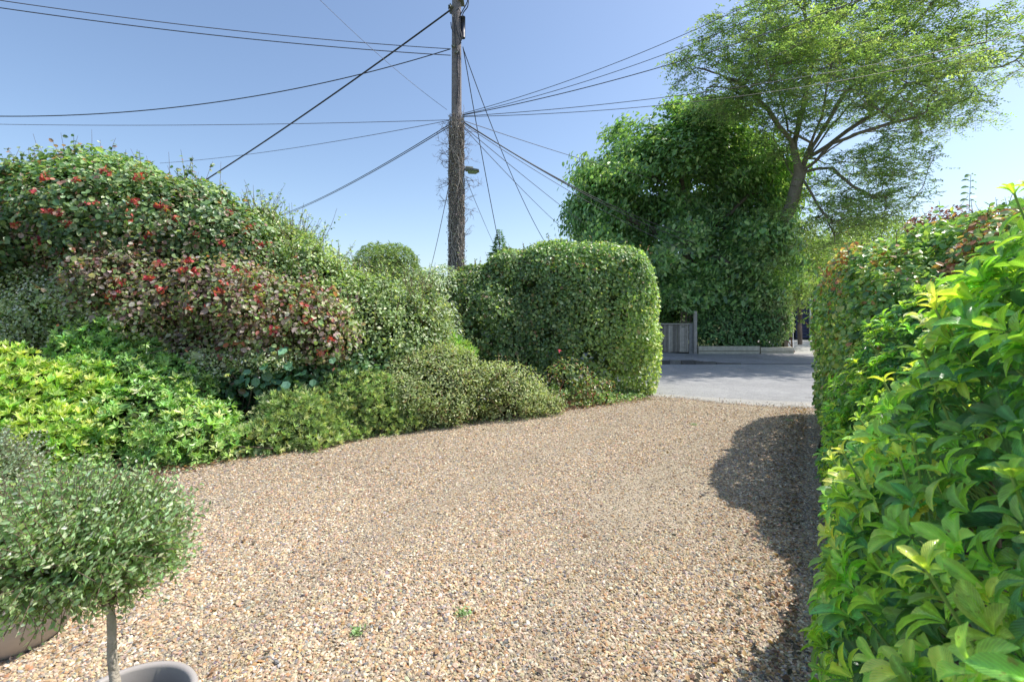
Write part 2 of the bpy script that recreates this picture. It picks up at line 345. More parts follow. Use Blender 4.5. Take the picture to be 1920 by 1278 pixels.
# ------------------------------------------------------------------ trees
def grow(roots, targets, step=0.35, arch=0.15, wob=0.06):
    """roots: list of polylines (first starts at ground); grows branches to every target from the nearest branch"""
    nodes = []; par = []
    for k_, (pl, attach) in enumerate(roots):
        prev = -1
        if attach is not None:
            A = np.array(nodes); prev = int(np.argmin(np.linalg.norm(A-np.array(pl[0]), axis=1)))
        pl = np.array(pl, float)
        for i in range(len(pl)-1):
            seg = pl[i+1]-pl[i]; n = max(2, int(np.linalg.norm(seg)/step))
            for q in range(n):
                if i == 0 and q == 0 and attach is not None: continue
                nodes.append(pl[i]+seg*q/n+rng.normal(size=3)*0.015*min(1, len(nodes)*0.2)); par.append(prev); prev = len(nodes)-1
        nodes.append(pl[-1]); par.append(prev)
    base = np.array(nodes[0]); targets = sorted(targets, key=lambda t: np.min(np.linalg.norm(np.array(nodes)-t, axis=1)))
    A = np.array(nodes+[np.zeros(3)]*60000); cnt = len(nodes); tips = []
    for T in targets:
        D = np.linalg.norm(A[:cnt]-T, axis=1)+0.9*np.maximum(0, A[:cnt, 2]-T[2])
        j = int(np.argmin(D)); s = A[j].copy(); v = T-s; Ld = np.linalg.norm(v); n = max(1, int(Ld/step))
        side = rng.normal(size=3)*wob*Ld
        for q in range(1, n+1):
            t = q/n; p = s+v*t+side*math.sin(t*math.pi)+np.array([0, 0, arch*Ld])*math.sin(t*math.pi)
            A[cnt] = p; par.append(j); j = cnt; cnt += 1
        tips.append(j)
    return A[:cnt], np.array(par), np.array(tips)
def branches(mb, A, par, r_tip, r_base, col, expo=0.5, sides=6, minr=0):
    n = len(A); w_ = np.zeros(n); has = np.zeros(n, bool)
    has[par[par >= 0]] = True; w_[~has] = 1
    order = np.arange(n)[::-1]
    for i in order:
        if w_[i] == 0: w_[i] = 1
        if par[i] >= 0: w_[par[i]] += w_[i]
    e = math.log(r_base/r_tip)/math.log(max(w_[0], 2)); R = r_tip*w_**e
    done = np.zeros(n, bool); kids = [[] for _ in range(n)]
    for i in range(n):
        if par[i] >= 0: kids[par[i]].append(i)
    stack = [(0, None)]
    while stack:
        s, p = stack.pop(); pts = [] if p is None else [A[p]]; rr = [] if p is None else [min(R[p], R[s]*1.15)]
        c = s
        while True:
            pts.append(A[c]); rr.append(R[c])
            if not kids[c]: break
            ks = sorted(kids[c], key=lambda q: -R[q])
            for q in ks[1:]: stack.append((q, c))
            c = ks[0]
        if len(pts) > 1:
            r0 = max(rr); sd = 10 if r0 > 0.08 else (6 if r0 > 0.02 else 4)
            mb.tube(np.array(pts), np.array(rr), sd, np.array(col)*rng.uniform(0.85, 1.15), cap=False)
    return R

# ================================================================== SETTING
def sheet(name, pts, z, m, grid=None):
    mb = MB(); pts = np.array([(p[0], p[1], z) for p in pts], float); c = pts.mean(0)
    n = len(pts); V = np.vstack([pts, c]); mb.add(V, [[i, (i+1) % n, n] for i in range(n)])
    return tag(mb.build(name, m), kind='structure')
sheet('ground', [(-900,-300), (900,-300), (900,1500), (-900,1500)], -0.008, M['grass_ground'])
sheet('garden_bed', [(-9,-2), (-3.2,3.5), (-2.8,4.75), (-1.68,5.8), (-0.8,6.5), (0.31,7.0), (2.4,8.2), (1.9,8.9), (-12,10)], 0.012, M['earth'])
sheet('hedge_bed', [(0.2,-1.5), (0.3,0.2), (4.45,7.1), (9,8.0), (9,-2)], 0.004, M['earth'])
drv = [(-4.2,-3), (2.5,-3), (1.7,2.2), (3.1,4.9), (4.75,7.15), (4.3,7.25), (3.9,7.35), (3.3,7.65), (2.9,8.0), (2.2,8.3), (0.3,7.6), (-3.4,5.2), (-5,3)]
sheet('gravel_driveway', drv, 0.008, M['gravel'])
# road, slightly turned
RA = math.radians(-1.5)
sheet('road', [(-60,7.3), (1.9,7.35), (4.8,6.9), (60,6.6), (60,13.3), (-60,13.9)], 0.0, M['asphalt'])
kz = 0.10
# pavement across the road: slab with kerb, dropped for the drive on the right
mb = MB(); xs = np.array([-60, -5, 2, 5.0, 5.6, 6.4, 60]); hk = np.array([kz, kz, kz, kz, 0.055, 0.012, 0.012])
y0 = 13.35-0.008*xs; y1 = 16.35+0*xs
V = []
for x, h, a, b in zip(xs, hk, y0, y1): V += [(x, a+0.14, h), (x, b, max(h, 0.03))]
mb.add(V, [[2*i, 2*i+2, 2*i+3, 2*i+1] for i in range(len(xs)-1)])
tag(mb.build('pavement', M['pavement']), kind='structure')
mb = MB(); x = -14.0
while x < 6.2:
    l = rng.uniform(0.3, 0.92); yy = 13.35-0.008*x+0.07
    g = rng.uniform(0.09, 0.24)
    kh = np.interp(x+l/2, xs, hk)+0.004
    mb.box((x+l/2, yy+rng.normal()*0.008, kh/2-0.02+rng.normal()*0.006), (l/2-0.008, 0.066, kh/2+0.02), rng.normal()*0.01, (g, g*0.95, g*0.88), jitter=0.006); x += l
tag(mb.build('kerb', M['brick']), kind='structure')
sheet('planting_bed', [(5.6,16.62), (8.9,16.62), (9.2,20), (5.6,20)], 0.06, M['earth'])
sheet('forecourt', [(9.66,16.35), (30,16.35), (30,26), (12.4,26)], 0.02, M['concrete'])
sheet('verge_concrete', [(-60,7.1), (-8,7.3), (1.9,7.6), (4.0,7.3), (4.9,7.0), (60,6.7), (60,7.25), (4.6,7.75), (3.6,8.05), (1.9,8.75), (-8,7.9), (-60,7.5)], 0.004, M['verge'])

# ---------------------------------------------------------------- loose gravel: real stones over the bed
def inpoly(x, y, poly):
    c = np.zeros(len(x), bool); n = len(poly)
    for i in range(n):
        x1, y1_ = poly[i]; x2, y2 = poly[(i+1) % n]
        cond = ((y1_ > y) != (y2 > y)); t = (x2-x1)*(y-y1_)/((y2-y1_) if y2 != y1_ else 1e-9)+x1
        c ^= cond & (x < t)
    return c
ICO = None
def ico():
    g = (1+5**0.5)/2
    V = np.array([(-1,g,0),(1,g,0),(-1,-g,0),(1,-g,0),(0,-1,g),(0,1,g),(0,-1,-g),(0,1,-g),(g,0,-1),(g,0,1),(-g,0,-1),(-g,0,1)])/math.sqrt(1+g*g)
    T = np.array([(0,11,5),(0,5,1),(0,1,7),(0,7,10),(0,10,11),(1,5,9),(5,11,4),(11,10,2),(10,7,6),(7,1,8),(3,9,4),(3,4,2),(3,2,6),(3,6,8),(3,8,9),(4,9,5),(2,4,11),(6,2,10),(8,6,7),(9,8,1)])
    return V, T
OCT = (np.array([(1,0,0),(0,1,0),(-1,0,0),(0,-1,0),(0,0,1),(0,0,-1)], float), np.array([(0,1,4),(1,2,4),(2,3,4),(3,0,4),(1,0,5),(2,1,5),(3,2,5),(0,3,5)]))
def stones(mb, x, y, r, shape, cols, z=0.008, jit=0.22):
    S, T = shape; N = len(x); a = rng.uniform(0, 6.28, N)
    q = S[None]*(1+rng.normal(size=(N, len(S), 1))*jit)
    q = q*np.stack([rng.uniform(0.8, 1.4, N), rng.uniform(0.6, 1.0, N), rng.uniform(0.35, 0.7, N)], -1)[:, None]*r[:, None, None]
    tl = rng.normal(size=(N, 2))*0.3
    q[:, :, 2] += q[:, :, 0]*tl[:, 0:1]+q[:, :, 1]*tl[:, 1:2]
    X = q[:, :, 0]*np.cos(a)[:, None]-q[:, :, 1]*np.sin(a)[:, None]+x[:, None]
    Y = q[:, :, 0]*np.sin(a)[:, None]+q[:, :, 1]*np.cos(a)[:, None]+y[:, None]
    Z = q[:, :, 2]+z+(r*0.2*rng.uniform(0, 1.6, N))[:, None]
    V = np.stack([X, Y, Z], -1).reshape(-1, 3)
    mb.add(V, (T[None]+(np.arange(N)*len(S))[:, None, None]).reshape(-1, 3), np.repeat(cols, len(S), 0))
gv = MB()
def scatter(n, y0_, y1_, r0, r1, shape):
    y = rng.uniform(y0_, y1_, n); x = rng.uniform(-1.13, 0.75, n)*(y+0.15)
    k = inpoly(x, y, drv) & (x > -1.12*y-0.1); x, y = x[k], y[k]; r = rng.uniform(r0, r1, len(x))*np.where(rng.random(len(x)) < 0.06, 1.4, 1)
    pt = nz(np.stack([x, y, 0*x], -1), 1.3, 3)
    xc = -0.9+0.08*y*y; dt = np.minimum(np.abs(x-xc-0.72), np.abs(x-xc+0.72)); trk = np.exp(-(dt/0.20)**2)
    thin = (rng.random(len(x)) < 0.28*trk) | (nz(np.stack([x, y, 0*x], -1), 2.1, 2) > 0.75) & (rng.random(len(x)) < 0.55); x, y, r, pt, trk = x[~thin], y[~thin], r[~thin]*(1-0.12*trk[~thin]), pt[~thin], trk[~thin]
    c = (1-0.10*trk)[:, None]*np.array([1.08, 1.06, 1.04])*palette(len(x), STONE, [5,5,3.4,3.4,2.0,2.4,1.8,0.9,4.5,1.6], 0.15)*(1+0.10*pt)[:, None]
    stones(gv, x, y, r, shape, c)
scatter(62000, 1.5, 2.7, 0.0042, 0.0100, ico())
scatter(80000, 2.7, 4.2, 0.0048, 0.0105, OCT)
scatter(95000, 4.2, 6.2, 0.0055, 0.0112, OCT)
scatter(75000, 6.2, 8.4, 0.0065, 0.0120, OCT)
xe = rng.uniform(1.8, 5.0, 26000); ye = rng.uniform(7.0, 9.0, 26000); ed = np.interp(xe, [2.2, 2.9, 3.3, 3.9, 4.3, 4.75], [8.3, 8.0, 7.65, 7.35, 7.25, 7.15]); ke = (ye > ed-0.1) & (rng.random(26000) < np.exp(-(ye-ed)/0.13)*0.55); xe, ye = xe[ke], ye[ke]
stones(gv, xe, ye, rng.uniform(0.006, 0.011, len(xe)), OCT, palette(len(xe), STONE), 0.009)
tag(gv.build('gravel', M['stone']), kind='stuff', label='loose angular tan and grey gravel covering the driveway', cat='gravel')

# ================================================================== PLANTS ON THE LEFT
BARK = (0.17, 0.13, 0.10)
def shoots(lf, tw, lumps, n, ln, L, W, pal, shape=ROUND, top=True, per=9, wts=None):
    for i in range(n):
        l = lumps[rng.integers(len(lumps))]; X, nn = l.sample(8)
        j = int(np.argmax(X[:, 2]+rng.random(8)*0.3)) if top else 0
        s = X[j]; d = unit(nn[j]*0.7+np.array([rng.normal()*0.35, rng.normal()*0.35, 0.9])); m_ = ln*rng.uniform(0.5, 1.4)
        t = np.linspace(-0.5, 1, 7)[:, None]; pts = s+d*t*m_+np.array([0.06, 0, -0.10])*(t**2)*m_*rng.normal()
        tw.tube(pts, np.linspace(0.005, 0.0018, 7), 4, (0.17, 0.11, 0.07), cap=False)
        q = rng.uniform(-0.3, 1, per); pp = s+d*q[:, None]*m_
        add_leaves(lf, pp, rng.normal(size=(per, 3))*0.5+np.array([0, -0.2, 0.8]), rng.normal(size=(per, 3))*0.8+d*0.6, L*rng.uniform(0.6, 1.1, per), W, palette(per, pal, wts), shape)
def shrub(name, label, cat, lumps, base, L, W, pal, wts=None, dens=1500, shape=LEAF5, m='leaf', group=None, nst=14, twigs=20, up=0.5, rnd=0.6, droop=0.4,
          bump=0, depth=0.06, colfn=None, jit=0.18, cored=60, stemcol=BARK, kind='leafy', k=6, back=0.4, r0=0.02, twl=0.3, lvar=0.3, inner=0.12, zmin=0.02, sp=(45, 85), sh=None):
    if bump: lumps = bumpy(lumps, bump)
    t = thing(name, base, label, cat, group)
    mb = MB(); X, n = foliage_points(lumps, dens, depth, back=back, inner=inner, zmin=zmin)
    if kind == 'leafy': leafy(mb, X, n, L, W, pal, wts, shape, up, rnd, droop, jit, lvar, colfn=colfn)
    else: rosettes(mb, X, n+np.array([0, 0, up])+rng.normal(size=X.shape)*rnd, L*np.clip(1+rng.normal(size=len(X))*lvar, 0.5, 1.6), W, k, pal, wts, shape, spread=sp, jit=jit)
    sb = MB()
    if sh: shoots(mb, sb, lumps, sh[0], sh[1], sh[2], sh[3], pal if len(sh) < 6 else sh[5], ROUND if shape is ROUND else LEAF5, per=sh[4])
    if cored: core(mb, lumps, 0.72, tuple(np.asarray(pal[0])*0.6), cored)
    mb.build('foliage', M[m], t)
    if nst: stems(sb, base, lumps, nst, r0, stemcol)
    if twigs: surface_twigs(sb, lumps, twigs, twl, col=stemcol)
    if sb.V: sb.build('stems', M['twig'], t)
    return t, X, n

# tall dark green shrub with climbing rounded leaves, far left
G_DK = [(0.038,0.09,0.03),(0.058,0.12,0.038),(0.09,0.155,0.045),(0.14,0.19,0.06),(0.04,0.08,0.04),(0.20,0.10,0.08),(0.17,0.22,0.12)]
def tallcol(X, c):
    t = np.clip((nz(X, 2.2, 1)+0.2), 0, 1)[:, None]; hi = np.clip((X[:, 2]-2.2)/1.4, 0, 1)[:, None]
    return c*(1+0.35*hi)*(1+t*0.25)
tall_l = [PL(65,438,110,100,6.5,0.9), PL(205,408,155,104,6.6,1.0), PL(325,445,130,100,6.7,0.9), PL(430,490,95,85,6.8,0.8), PL(20,520,70,120,6.6,0.7), PL(250,540,170,120,6.7,0.8), PL(130,620,130,120,6.7,0.8), PL(130,362,78,54,6.6,0.7)]
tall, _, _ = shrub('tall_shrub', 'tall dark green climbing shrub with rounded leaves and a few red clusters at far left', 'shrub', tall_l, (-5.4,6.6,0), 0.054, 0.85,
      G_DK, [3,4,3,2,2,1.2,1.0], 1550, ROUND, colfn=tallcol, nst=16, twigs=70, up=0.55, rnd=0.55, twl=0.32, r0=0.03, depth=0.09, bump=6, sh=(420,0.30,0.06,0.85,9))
# loose pale-green shrub running towards the pole
G_MID = [(0.12,0.20,0.06),(0.18,0.26,0.08),(0.24,0.32,0.12),(0.07,0.13,0.04),(0.32,0.38,0.19)]
def ptcol(X, c):
    x = X[:, 0]; g = np.clip((x+2.4)/1.6, 0, 1)[:, None]
    gr = c.mean(1, keepdims=True)
    return c*(1-0.35*g)+g*0.35*np.array([[0.9, 1.02, 0.82]])*gr*1.15
mid_l = [PL(485,492,85,80,7.2,0.8), PL(570,540,85,85,7.1,0.8), PL(645,602,80,75,7.0,0.8), PL(735,605,75,65,7.0,0.7), PL(640,620,120,85,6.6,0.6), PL(760,650,70,75,6.7,0.5), PL(795,600,45,55,7.0,0.4), PL(540,470,42,38,7.2,0.4), PL(620,540,35,35,7.1,0.4)]
mid, _, _ = shrub('loose_shrub', 'loose light green shrub with small leaves between the red-leaved bush and the pole', 'shrub', mid_l, (-2.4,7.0,0), 0.05, 0.62, G_MID, [3,4,3,2,1.5], 1700, LEAF5,
      colfn=ptcol, nst=18, twigs=120, rnd=0.75, depth=0.11, twl=0.4, bump=6, sh=(620,0.34,0.05,0.6,14))

# purple and red smoke-bush like shrub in the middle
PUR = [(0.17,0.11,0.115),(0.25,0.18,0.18),(0.10,0.055,0.06),(0.12,0.18,0.06),(0.17,0.23,0.09),(0.27,0.24,0.20),(0.24,0.07,0.05)]
def purcol(X, c):
    return c*(1+0.3*nz(X, 3.5, 2))[:, None].clip(0.5, 1.5)
pur_l = [PL(170,470,95,55,6.15,0.4), PL(110,430,50,45,6.05,0.35), PL(250,535,130,60,6.0,0.5), PL(380,560,140,70,5.85,0.55), PL(500,590,110,70,5.9,0.5), PL(590,630,75,60,5.9,0.4), PL(300,470,90,60,6.2,0.4), PL(430,640,110,40,5.8,0.4)]
pur, px_, pn_ = shrub('purple_shrub', 'bush with purple-grey leaves and scattered red clusters in the middle of the left border', 'shrub', pur_l, (-3.3,6.0,0), 0.048, 0.8, PUR, [2.4,2.6,1.6,4.5,4,3,1.0], 1250, ROUND,
      m='leaf_matt', colfn=purcol, nst=34, twigs=300, rnd=0.8, depth=0.15, stemcol=(0.42,0.33,0.25), cored=25, twl=0.5, bump=6, sh=(260,0.36,0.055,0.8,10))
# red clusters: on the purple bush and on the tall shrub
RED = [(0.28,0.015,0.03),(0.36,0.03,0.045),(0.34,0.07,0.05),(0.22,0.01,0.035),(0.42,0.13,0.10),(0.12,0.16,0.05)]
spots_p = [(105,400),(90,395),(125,420),(215,550),(225,525),(205,555),(150,498),(118,472),(248,378),(245,400),(300,495),(280,520),(340,505),(365,508),(425,530),(300,545),(352,490),(440,508),(484,540),(480,560),(355,577),(395,575),(460,512),(545,575),(515,620),(175,590),(620,635),(600,660),(490,460),(410,545),(570,570),(520,655),(575,600)]
spots_t = [(195,318),(205,323),(262,328),(258,336),(300,385),(310,390),(240,410),(470,425),(462,432),(498,458),(250,375),(142,338),(398,412),(60,360),(85,330),(170,380),(330,410),(365,440),(415,455),(430,400),(30,420),(70,450),(280,440),(190,440)]
def red_cluster(parent, px, py, lumps):
    best = None
    for d in np.linspace(4.8, 7.2, 80):
        p = P(px, py, d)
        if min(l.val(p) for l in lumps) < 1.16: best = p; break
    if best is None: return
    p = best; mb = MB(); n = int(rng.integers(14, 24)); e = np.clip(rng.normal(size=(n, 3)), -1.3, 1.3)*np.array([0.030, 0.018, 0.018])
    add_leaves(mb, p+e, rng.normal(size=(n, 3))+np.array([0, -0.7, 0.6]), rng.normal(size=(n, 3)), rng.uniform(0.028, 0.055, n), 0.95, palette(n, RED, None, 0.2), ROUND)
    mb.tube([p-np.array([0.05, -0.03, 0.02]), p, p+np.array([0.05, 0.0, 0.02])], 0.004, 4, (0.3, 0.1, 0.08))
    mb.build('red_leaf_cluster', M['leaf_matt'], parent)
for a in spots_p: red_cluster(pur, *a, pur_l+tall_l)
for a in spots_t: red_cluster(tall, *a, tall_l+mid_l)

# variegated cream and green shrub below
VAR = [(0.38,0.42,0.26),(0.52,0.54,0.38),(0.16,0.24,0.10),(0.26,0.33,0.17),(0.09,0.16,0.06)]
var_l = [PL(110,565,85,55,5.9,0.4), PL(75,600,60,45,5.9,0.35), PL(205,600,70,35,5.8,0.3)]
shrub('variegated_shrub', 'pale cream and green variegated shrub at left under the tall shrub', 'shrub', var_l, (-5.2,6.0,0), 0.034, 0.6, VAR, [3,2,2,3,2], 2600, nst=12, twigs=30, rnd=0.8, depth=0.08, bump=4)
var2 = [PL(420,668,55,22,5.6,0.25), PL(505,672,60,20,5.6,0.25), PL(385,700,35,26,5.5,0.2)]
shrub('variegated_shrub', 'pale variegated spray of leaves hanging below the purple bush', 'shrub', var2, (-3.2,5.8,0), 0.032, 0.6, VAR, [3,2.4,2,3,1], 2600, nst=10, twigs=24, rnd=0.8, depth=0.08, bump=4)
# dark understorey with big round bramble-like leaves
und = [PL(290,660,120,55,6.0,0.4), PL(360,715,120,60,5.75,0.35), PL(500,715,90,50,5.9,0.4), PL(610,705,80,60,6.1,0.45), PL(680,690,60,50,6.3,0.4), PL(200,670,90,50,5.9,0.3)]
G_UN = [(0.035,0.10,0.03),(0.055,0.14,0.045),(0.03,0.08,0.04),(0.08,0.16,0.05),(0.14,0.07,0.04)]
shrub('bramble', 'dark green shade-grown bramble tangle under the purple bush', 'bramble', und, (-3.0,6.0,0), 0.055, 0.8, G_UN, [4,4,3,2,0.6], 900, ROUND, m='leaf', nst=20, twigs=60, depth=0.12, cored=50, stemcol=(0.2,0.12,0.08), bump=4)
rl = thing('round_leaved_plant', P(500,700,5.55)*np.array([1,1,0]), 'blue-green plant with large round leaves low in the left border', 'plant')
mb = MB(); n = 60; pp = P(505,695,5.5)+rng.normal(size=(n, 3))*np.array([0.24, 0.08, 0.13]); pp[:, 2] = np.maximum(pp[:, 2], 0.1)
add_leaves(mb, pp, rng.normal(size=(n, 3))*0.4+np.array([0, -0.8, 0.8]), rng.normal(size=(n, 3))+np.array([0, 0, -0.4]), rng.uniform(0.07, 0.13, n), 1.0, palette(n, [(0.07,0.19,0.12),(0.10,0.24,0.14),(0.06,0.15,0.08)], None, 0.12), ROUND)
mb.build('foliage', M['leaf'], rl)
mb = MB(); stems(mb, P(505,695,5.5)*np.array([1,1,0]), [Lump(P(505,695,5.5), (0.24,0.1,0.14))], 14, 0.006, (0.12,0.16,0.06)); mb.build('stems', M['twig'], rl)

DES = 0.12
# choisya, lime one and green one: leaves in whorls
LIME = [(0.24,0.35,0.07),(0.31,0.41,0.09),(0.18,0.29,0.06),(0.38,0.43,0.13),(0.11,0.22,0.05)]
ch_l = [PL(40,775,110,92,4.7,0.6), PL(-60,750,110,105,4.6,0.6), PL(80,830,90,75,4.45,0.5), PL(10,860,110,80,4.3,0.4)]
shrub('lime_shrub', 'bright lime-yellow rounded shrub at far left', 'shrub', ch_l, (-4.3,4.7,0), 0.06, 0.36, LIME, [4,4,3,1.4,1.5], 560, LEAF5, m='leaf_gloss', kind='ros', k=7, nst=16, twigs=0, up=0.5, rnd=0.35, depth=0.07, cored=70, sp=(40,90), bump=7)
GCH = [(0.14,0.26,0.07),(0.19,0.32,0.08),(0.26,0.37,0.11),(0.08,0.16,0.05),(0.34,0.41,0.17)]
ch2 = [PL(245,800,105,70,4.9,0.45), PL(330,815,80,60,4.8,0.4), PL(240,700,95,50,5.4,0.4), PL(180,640,70,40,5.6,0.35), PL(390,800,50,45,5.0,0.35), PL(300,740,90,50,5.3,0.4), PL(420,840,55,22,4.85,0.25)]
shrub('green_shrub', 'fresh green shrub with whorled leaves spilling on the gravel beside the lime shrub', 'shrub', ch2, (-3.7,5.0,0), 0.058, 0.38, GCH, [4,4,3,2,1.2], 520, LEAF5, m='leaf_gloss', kind='ros', k=6, nst=22, twigs=0, up=0.5, rnd=0.45, depth=0.1, cored=45, sp=(40,90), bump=6)
far_l = [PL(-40,620,80,70,6.6,0.5), PL(20,650,60,60,6.2,0.4), PL(-120,560,70,90,7,0.6)]
shrub('yellow_green_shrub', 'yellow-green shrub at the left edge behind the lime shrub', 'shrub', far_l, (-6.9,6.5,0), 0.05, 0.5, [(0.22,0.33,0.08),(0.15,0.25,0.06),(0.3,0.38,0.12)], None, 1300, nst=8, twigs=16)

DES = 0.24
# low narrow-leaved plants along the gravel
NARROW = [(0.17,0.25,0.10),(0.24,0.32,0.15),(0.11,0.18,0.07),(0.32,0.38,0.21),(0.20,0.22,0.08)]
n1 = [PL(560,785,62,52,5.35,0.35), PL(470,835,60,30,4.95,0.25), PL(610,800,50,42,5.5,0.3), PL(510,820,45,35,5.1,0.28), PL(590,830,45,25,5.2,0.25)]
shrub('lavender_shrub', 'low feathery grey-green plant beside the gravel, nearest the green shrub', 'shrub', n1, (-2.3,5.3,0), 0.05, 0.16, NARROW, [3,3,2.4,2,1], 1300, LEAF5, kind='ros', k=7, nst=14, twigs=0, up=0.7, rnd=0.5, depth=0.08, sp=(20,80), m='leaf_matt', bump=6, group='low feathery plants along the gravel')
n2 = [PL(680,760,70,58,5.85,0.38), PL(745,790,45,35,5.95,0.25), PL(640,810,60,30,5.55,0.25), PL(715,800,45,28,5.8,0.25)]
shrub('lavender_shrub', 'low feathery grey-green plant beside the gravel, next to the round golden bush', 'shrub', n2, (-1.7,5.8,0), 0.05, 0.16, NARROW, [3,3,2.4,2,1], 1300, LEAF5, kind='ros', k=7, nst=14, twigs=0, up=0.7, rnd=0.5, depth=0.08, sp=(20,80), m='leaf_matt', bump=6, group='low feathery plants along the gravel')
GOLD = [(0.22,0.27,0.11),(0.28,0.33,0.16),(0.15,0.21,0.08),(0.36,0.38,0.22),(0.10,0.15,0.05),(0.24,0.14,0.08)]
h1 = [PL(800,728,98,70,6.35,0.5), PL(885,765,45,28,6.45,0.25), PL(830,680,55,30,6.5,0.3), PL(760,760,75,50,6.2,0.4), PL(850,755,60,45,6.4,0.35), PL(740,700,50,40,6.4,0.35)]
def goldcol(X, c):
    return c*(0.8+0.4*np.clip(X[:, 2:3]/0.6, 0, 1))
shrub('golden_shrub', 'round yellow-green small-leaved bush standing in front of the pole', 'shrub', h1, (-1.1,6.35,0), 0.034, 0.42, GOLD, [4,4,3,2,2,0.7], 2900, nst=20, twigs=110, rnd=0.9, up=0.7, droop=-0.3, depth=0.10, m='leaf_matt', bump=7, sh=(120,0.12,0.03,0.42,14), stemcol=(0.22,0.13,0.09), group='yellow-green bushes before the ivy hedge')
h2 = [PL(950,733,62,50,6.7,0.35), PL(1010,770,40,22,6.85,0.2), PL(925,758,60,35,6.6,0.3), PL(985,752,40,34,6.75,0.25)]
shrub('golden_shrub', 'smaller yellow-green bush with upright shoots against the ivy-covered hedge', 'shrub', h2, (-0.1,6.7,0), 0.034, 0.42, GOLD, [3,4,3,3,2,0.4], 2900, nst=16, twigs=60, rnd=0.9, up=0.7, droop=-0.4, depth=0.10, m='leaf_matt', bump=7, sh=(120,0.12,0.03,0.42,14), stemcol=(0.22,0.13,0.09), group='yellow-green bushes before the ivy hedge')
lau = [PL(838,662,48,30,7.2,0.35), PL(800,650,36,24,7.2,0.3)]
shrub('laurel_shrub', 'bright green long-leaved shrub just behind the round golden bush', 'shrub', lau, (-1.0,7.2,0), 0.10, 0.26, [(0.20,0.33,0.08),(0.14,0.26,0.06),(0.28,0.38,0.12)], None, 240, LEAF5, m='leaf_gloss', kind='ros', k=7, nst=10, twigs=0, up=0.9, rnd=0.3, sp=(30,80))
grl = [PL(790,560,45,50,7.8,0.4), PL(825,560,40,60,8.3,0.4), PL(820,620,45,50,7.7,0.35)]
shrub('silver_shrub', 'silvery green shrub between the loose shrub and the ivy-covered hedge', 'shrub', grl, (-1.3,7.9,0), 0.06, 0.4, [(0.20,0.27,0.17),(0.28,0.34,0.24),(0.13,0.19,0.09)], None, 1100, nst=10, twigs=20)

# creeping plants on the border's edge
gc = MB(); N = 13000
edge = np.array([(-3.9,3.6),(-3.45,4.25),(-2.8,4.75),(-1.68,5.8),(-0.8,6.5),(0.31,7.0),(1.2,7.45),(2.25,8.1)]); sg = rng.integers(0, len(edge)-1, N); tt = rng.random(N)
exy = edge[sg]+(edge[sg+1]-edge[sg])*tt[:, None]; nrm2 = unit(np.stack([-(edge[sg+1]-edge[sg])[:, 1], (edge[sg+1]-edge[sg])[:, 0]], -1))
off = rng.normal(size=N)*0.12+0.14+0.10*nz(np.concatenate([exy, np.zeros((N, 1))], 1), 3.0, 2); exy = exy+nrm2*off[:, None]
Z = 0.02+np.clip(off+0.05, 0, 0.5)*rng.random(N)*0.45
X = np.concatenate([exy, Z[:, None]], 1)
add_leaves(gc, X, rng.normal(size=(N, 3))*0.5+np.array([0, -0.2, 1]), rng.normal(size=(N, 3))*np.array([1, 1, 0.3]), rng.uniform(0.02, 0.045, N), 0.8,
           palette(N, [(0.16,0.28,0.07),(0.10,0.19,0.05),(0.24,0.34,0.11),(0.05,0.11,0.03),(0.22,0.14,0.07)], [4,4,2,3,0.8]), ROUND)
tag(gc.build('ground_cover', M['leaf']), kind='stuff', label='low creeping green leaves along the edge of the border', cat='ground cover')
lit = MB(); N = 3600; sg = rng.integers(0, len(edge)-1, N); tt = rng.random(N)
exy = edge[sg]+(edge[sg+1]-edge[sg])*tt[:, None]-unit(np.stack([-(edge[sg+1]-edge[sg])[:, 1], (edge[sg+1]-edge[sg])[:, 0]], -1))*np.abs(rng.normal(size=N)*0.12-0.02)[:, None]
N2 = 1600; ys = rng.uniform(1.6, 7.2, N2); xs_ = 0.62*ys-0.05-np.abs(rng.normal(size=N2))*0.22
ex2 = np.stack([xs_, ys], -1); xx = np.concatenate([np.concatenate([exy, ex2]), rng.uniform(0.014, 0.03, (N+N2, 1))], 1)
add_leaves(lit, xx, rng.normal(size=(N+N2, 3))*0.35+np.array([0, 0, 1]), rng.normal(size=(N+N2, 3))*np.array([1, 1, 0.1]), rng.uniform(0.015, 0.04, N+N2), 0.6, palette(N+N2, [(0.16,0.08,0.04),(0.09,0.05,0.035),(0.24,0.14,0.07),(0.06,0.05,0.04)]), LEAF5)
xr = rng.uniform(-2.2, 3.5, 420); yr = rng.uniform(1.8, 8, 420); kr = (xr < 0.6*yr) & (xr > -1.05*yr+0.5) & inpoly(xr, yr, drv); xr, yr = xr[kr], yr[kr]; nr_ = len(xr)
add_leaves(lit, np.stack([xr, yr, 0*xr+0.022], -1), rng.normal(size=(nr_, 3))*0.4+np.array([0, 0, 1]), rng.normal(size=(nr_, 3))*np.array([1, 1, 0.1]), rng.uniform(0.015, 0.04, nr_), 0.6, palette(nr_, [(0.13,0.07,0.04),(0.20,0.12,0.06),(0.07,0.05,0.04)]), LEAF5)
tag(lit.build('leaf_litter', M['leaf_matt']), kind='stuff', label='dry brown leaves lying along the edges of the gravel', cat='leaf litter')
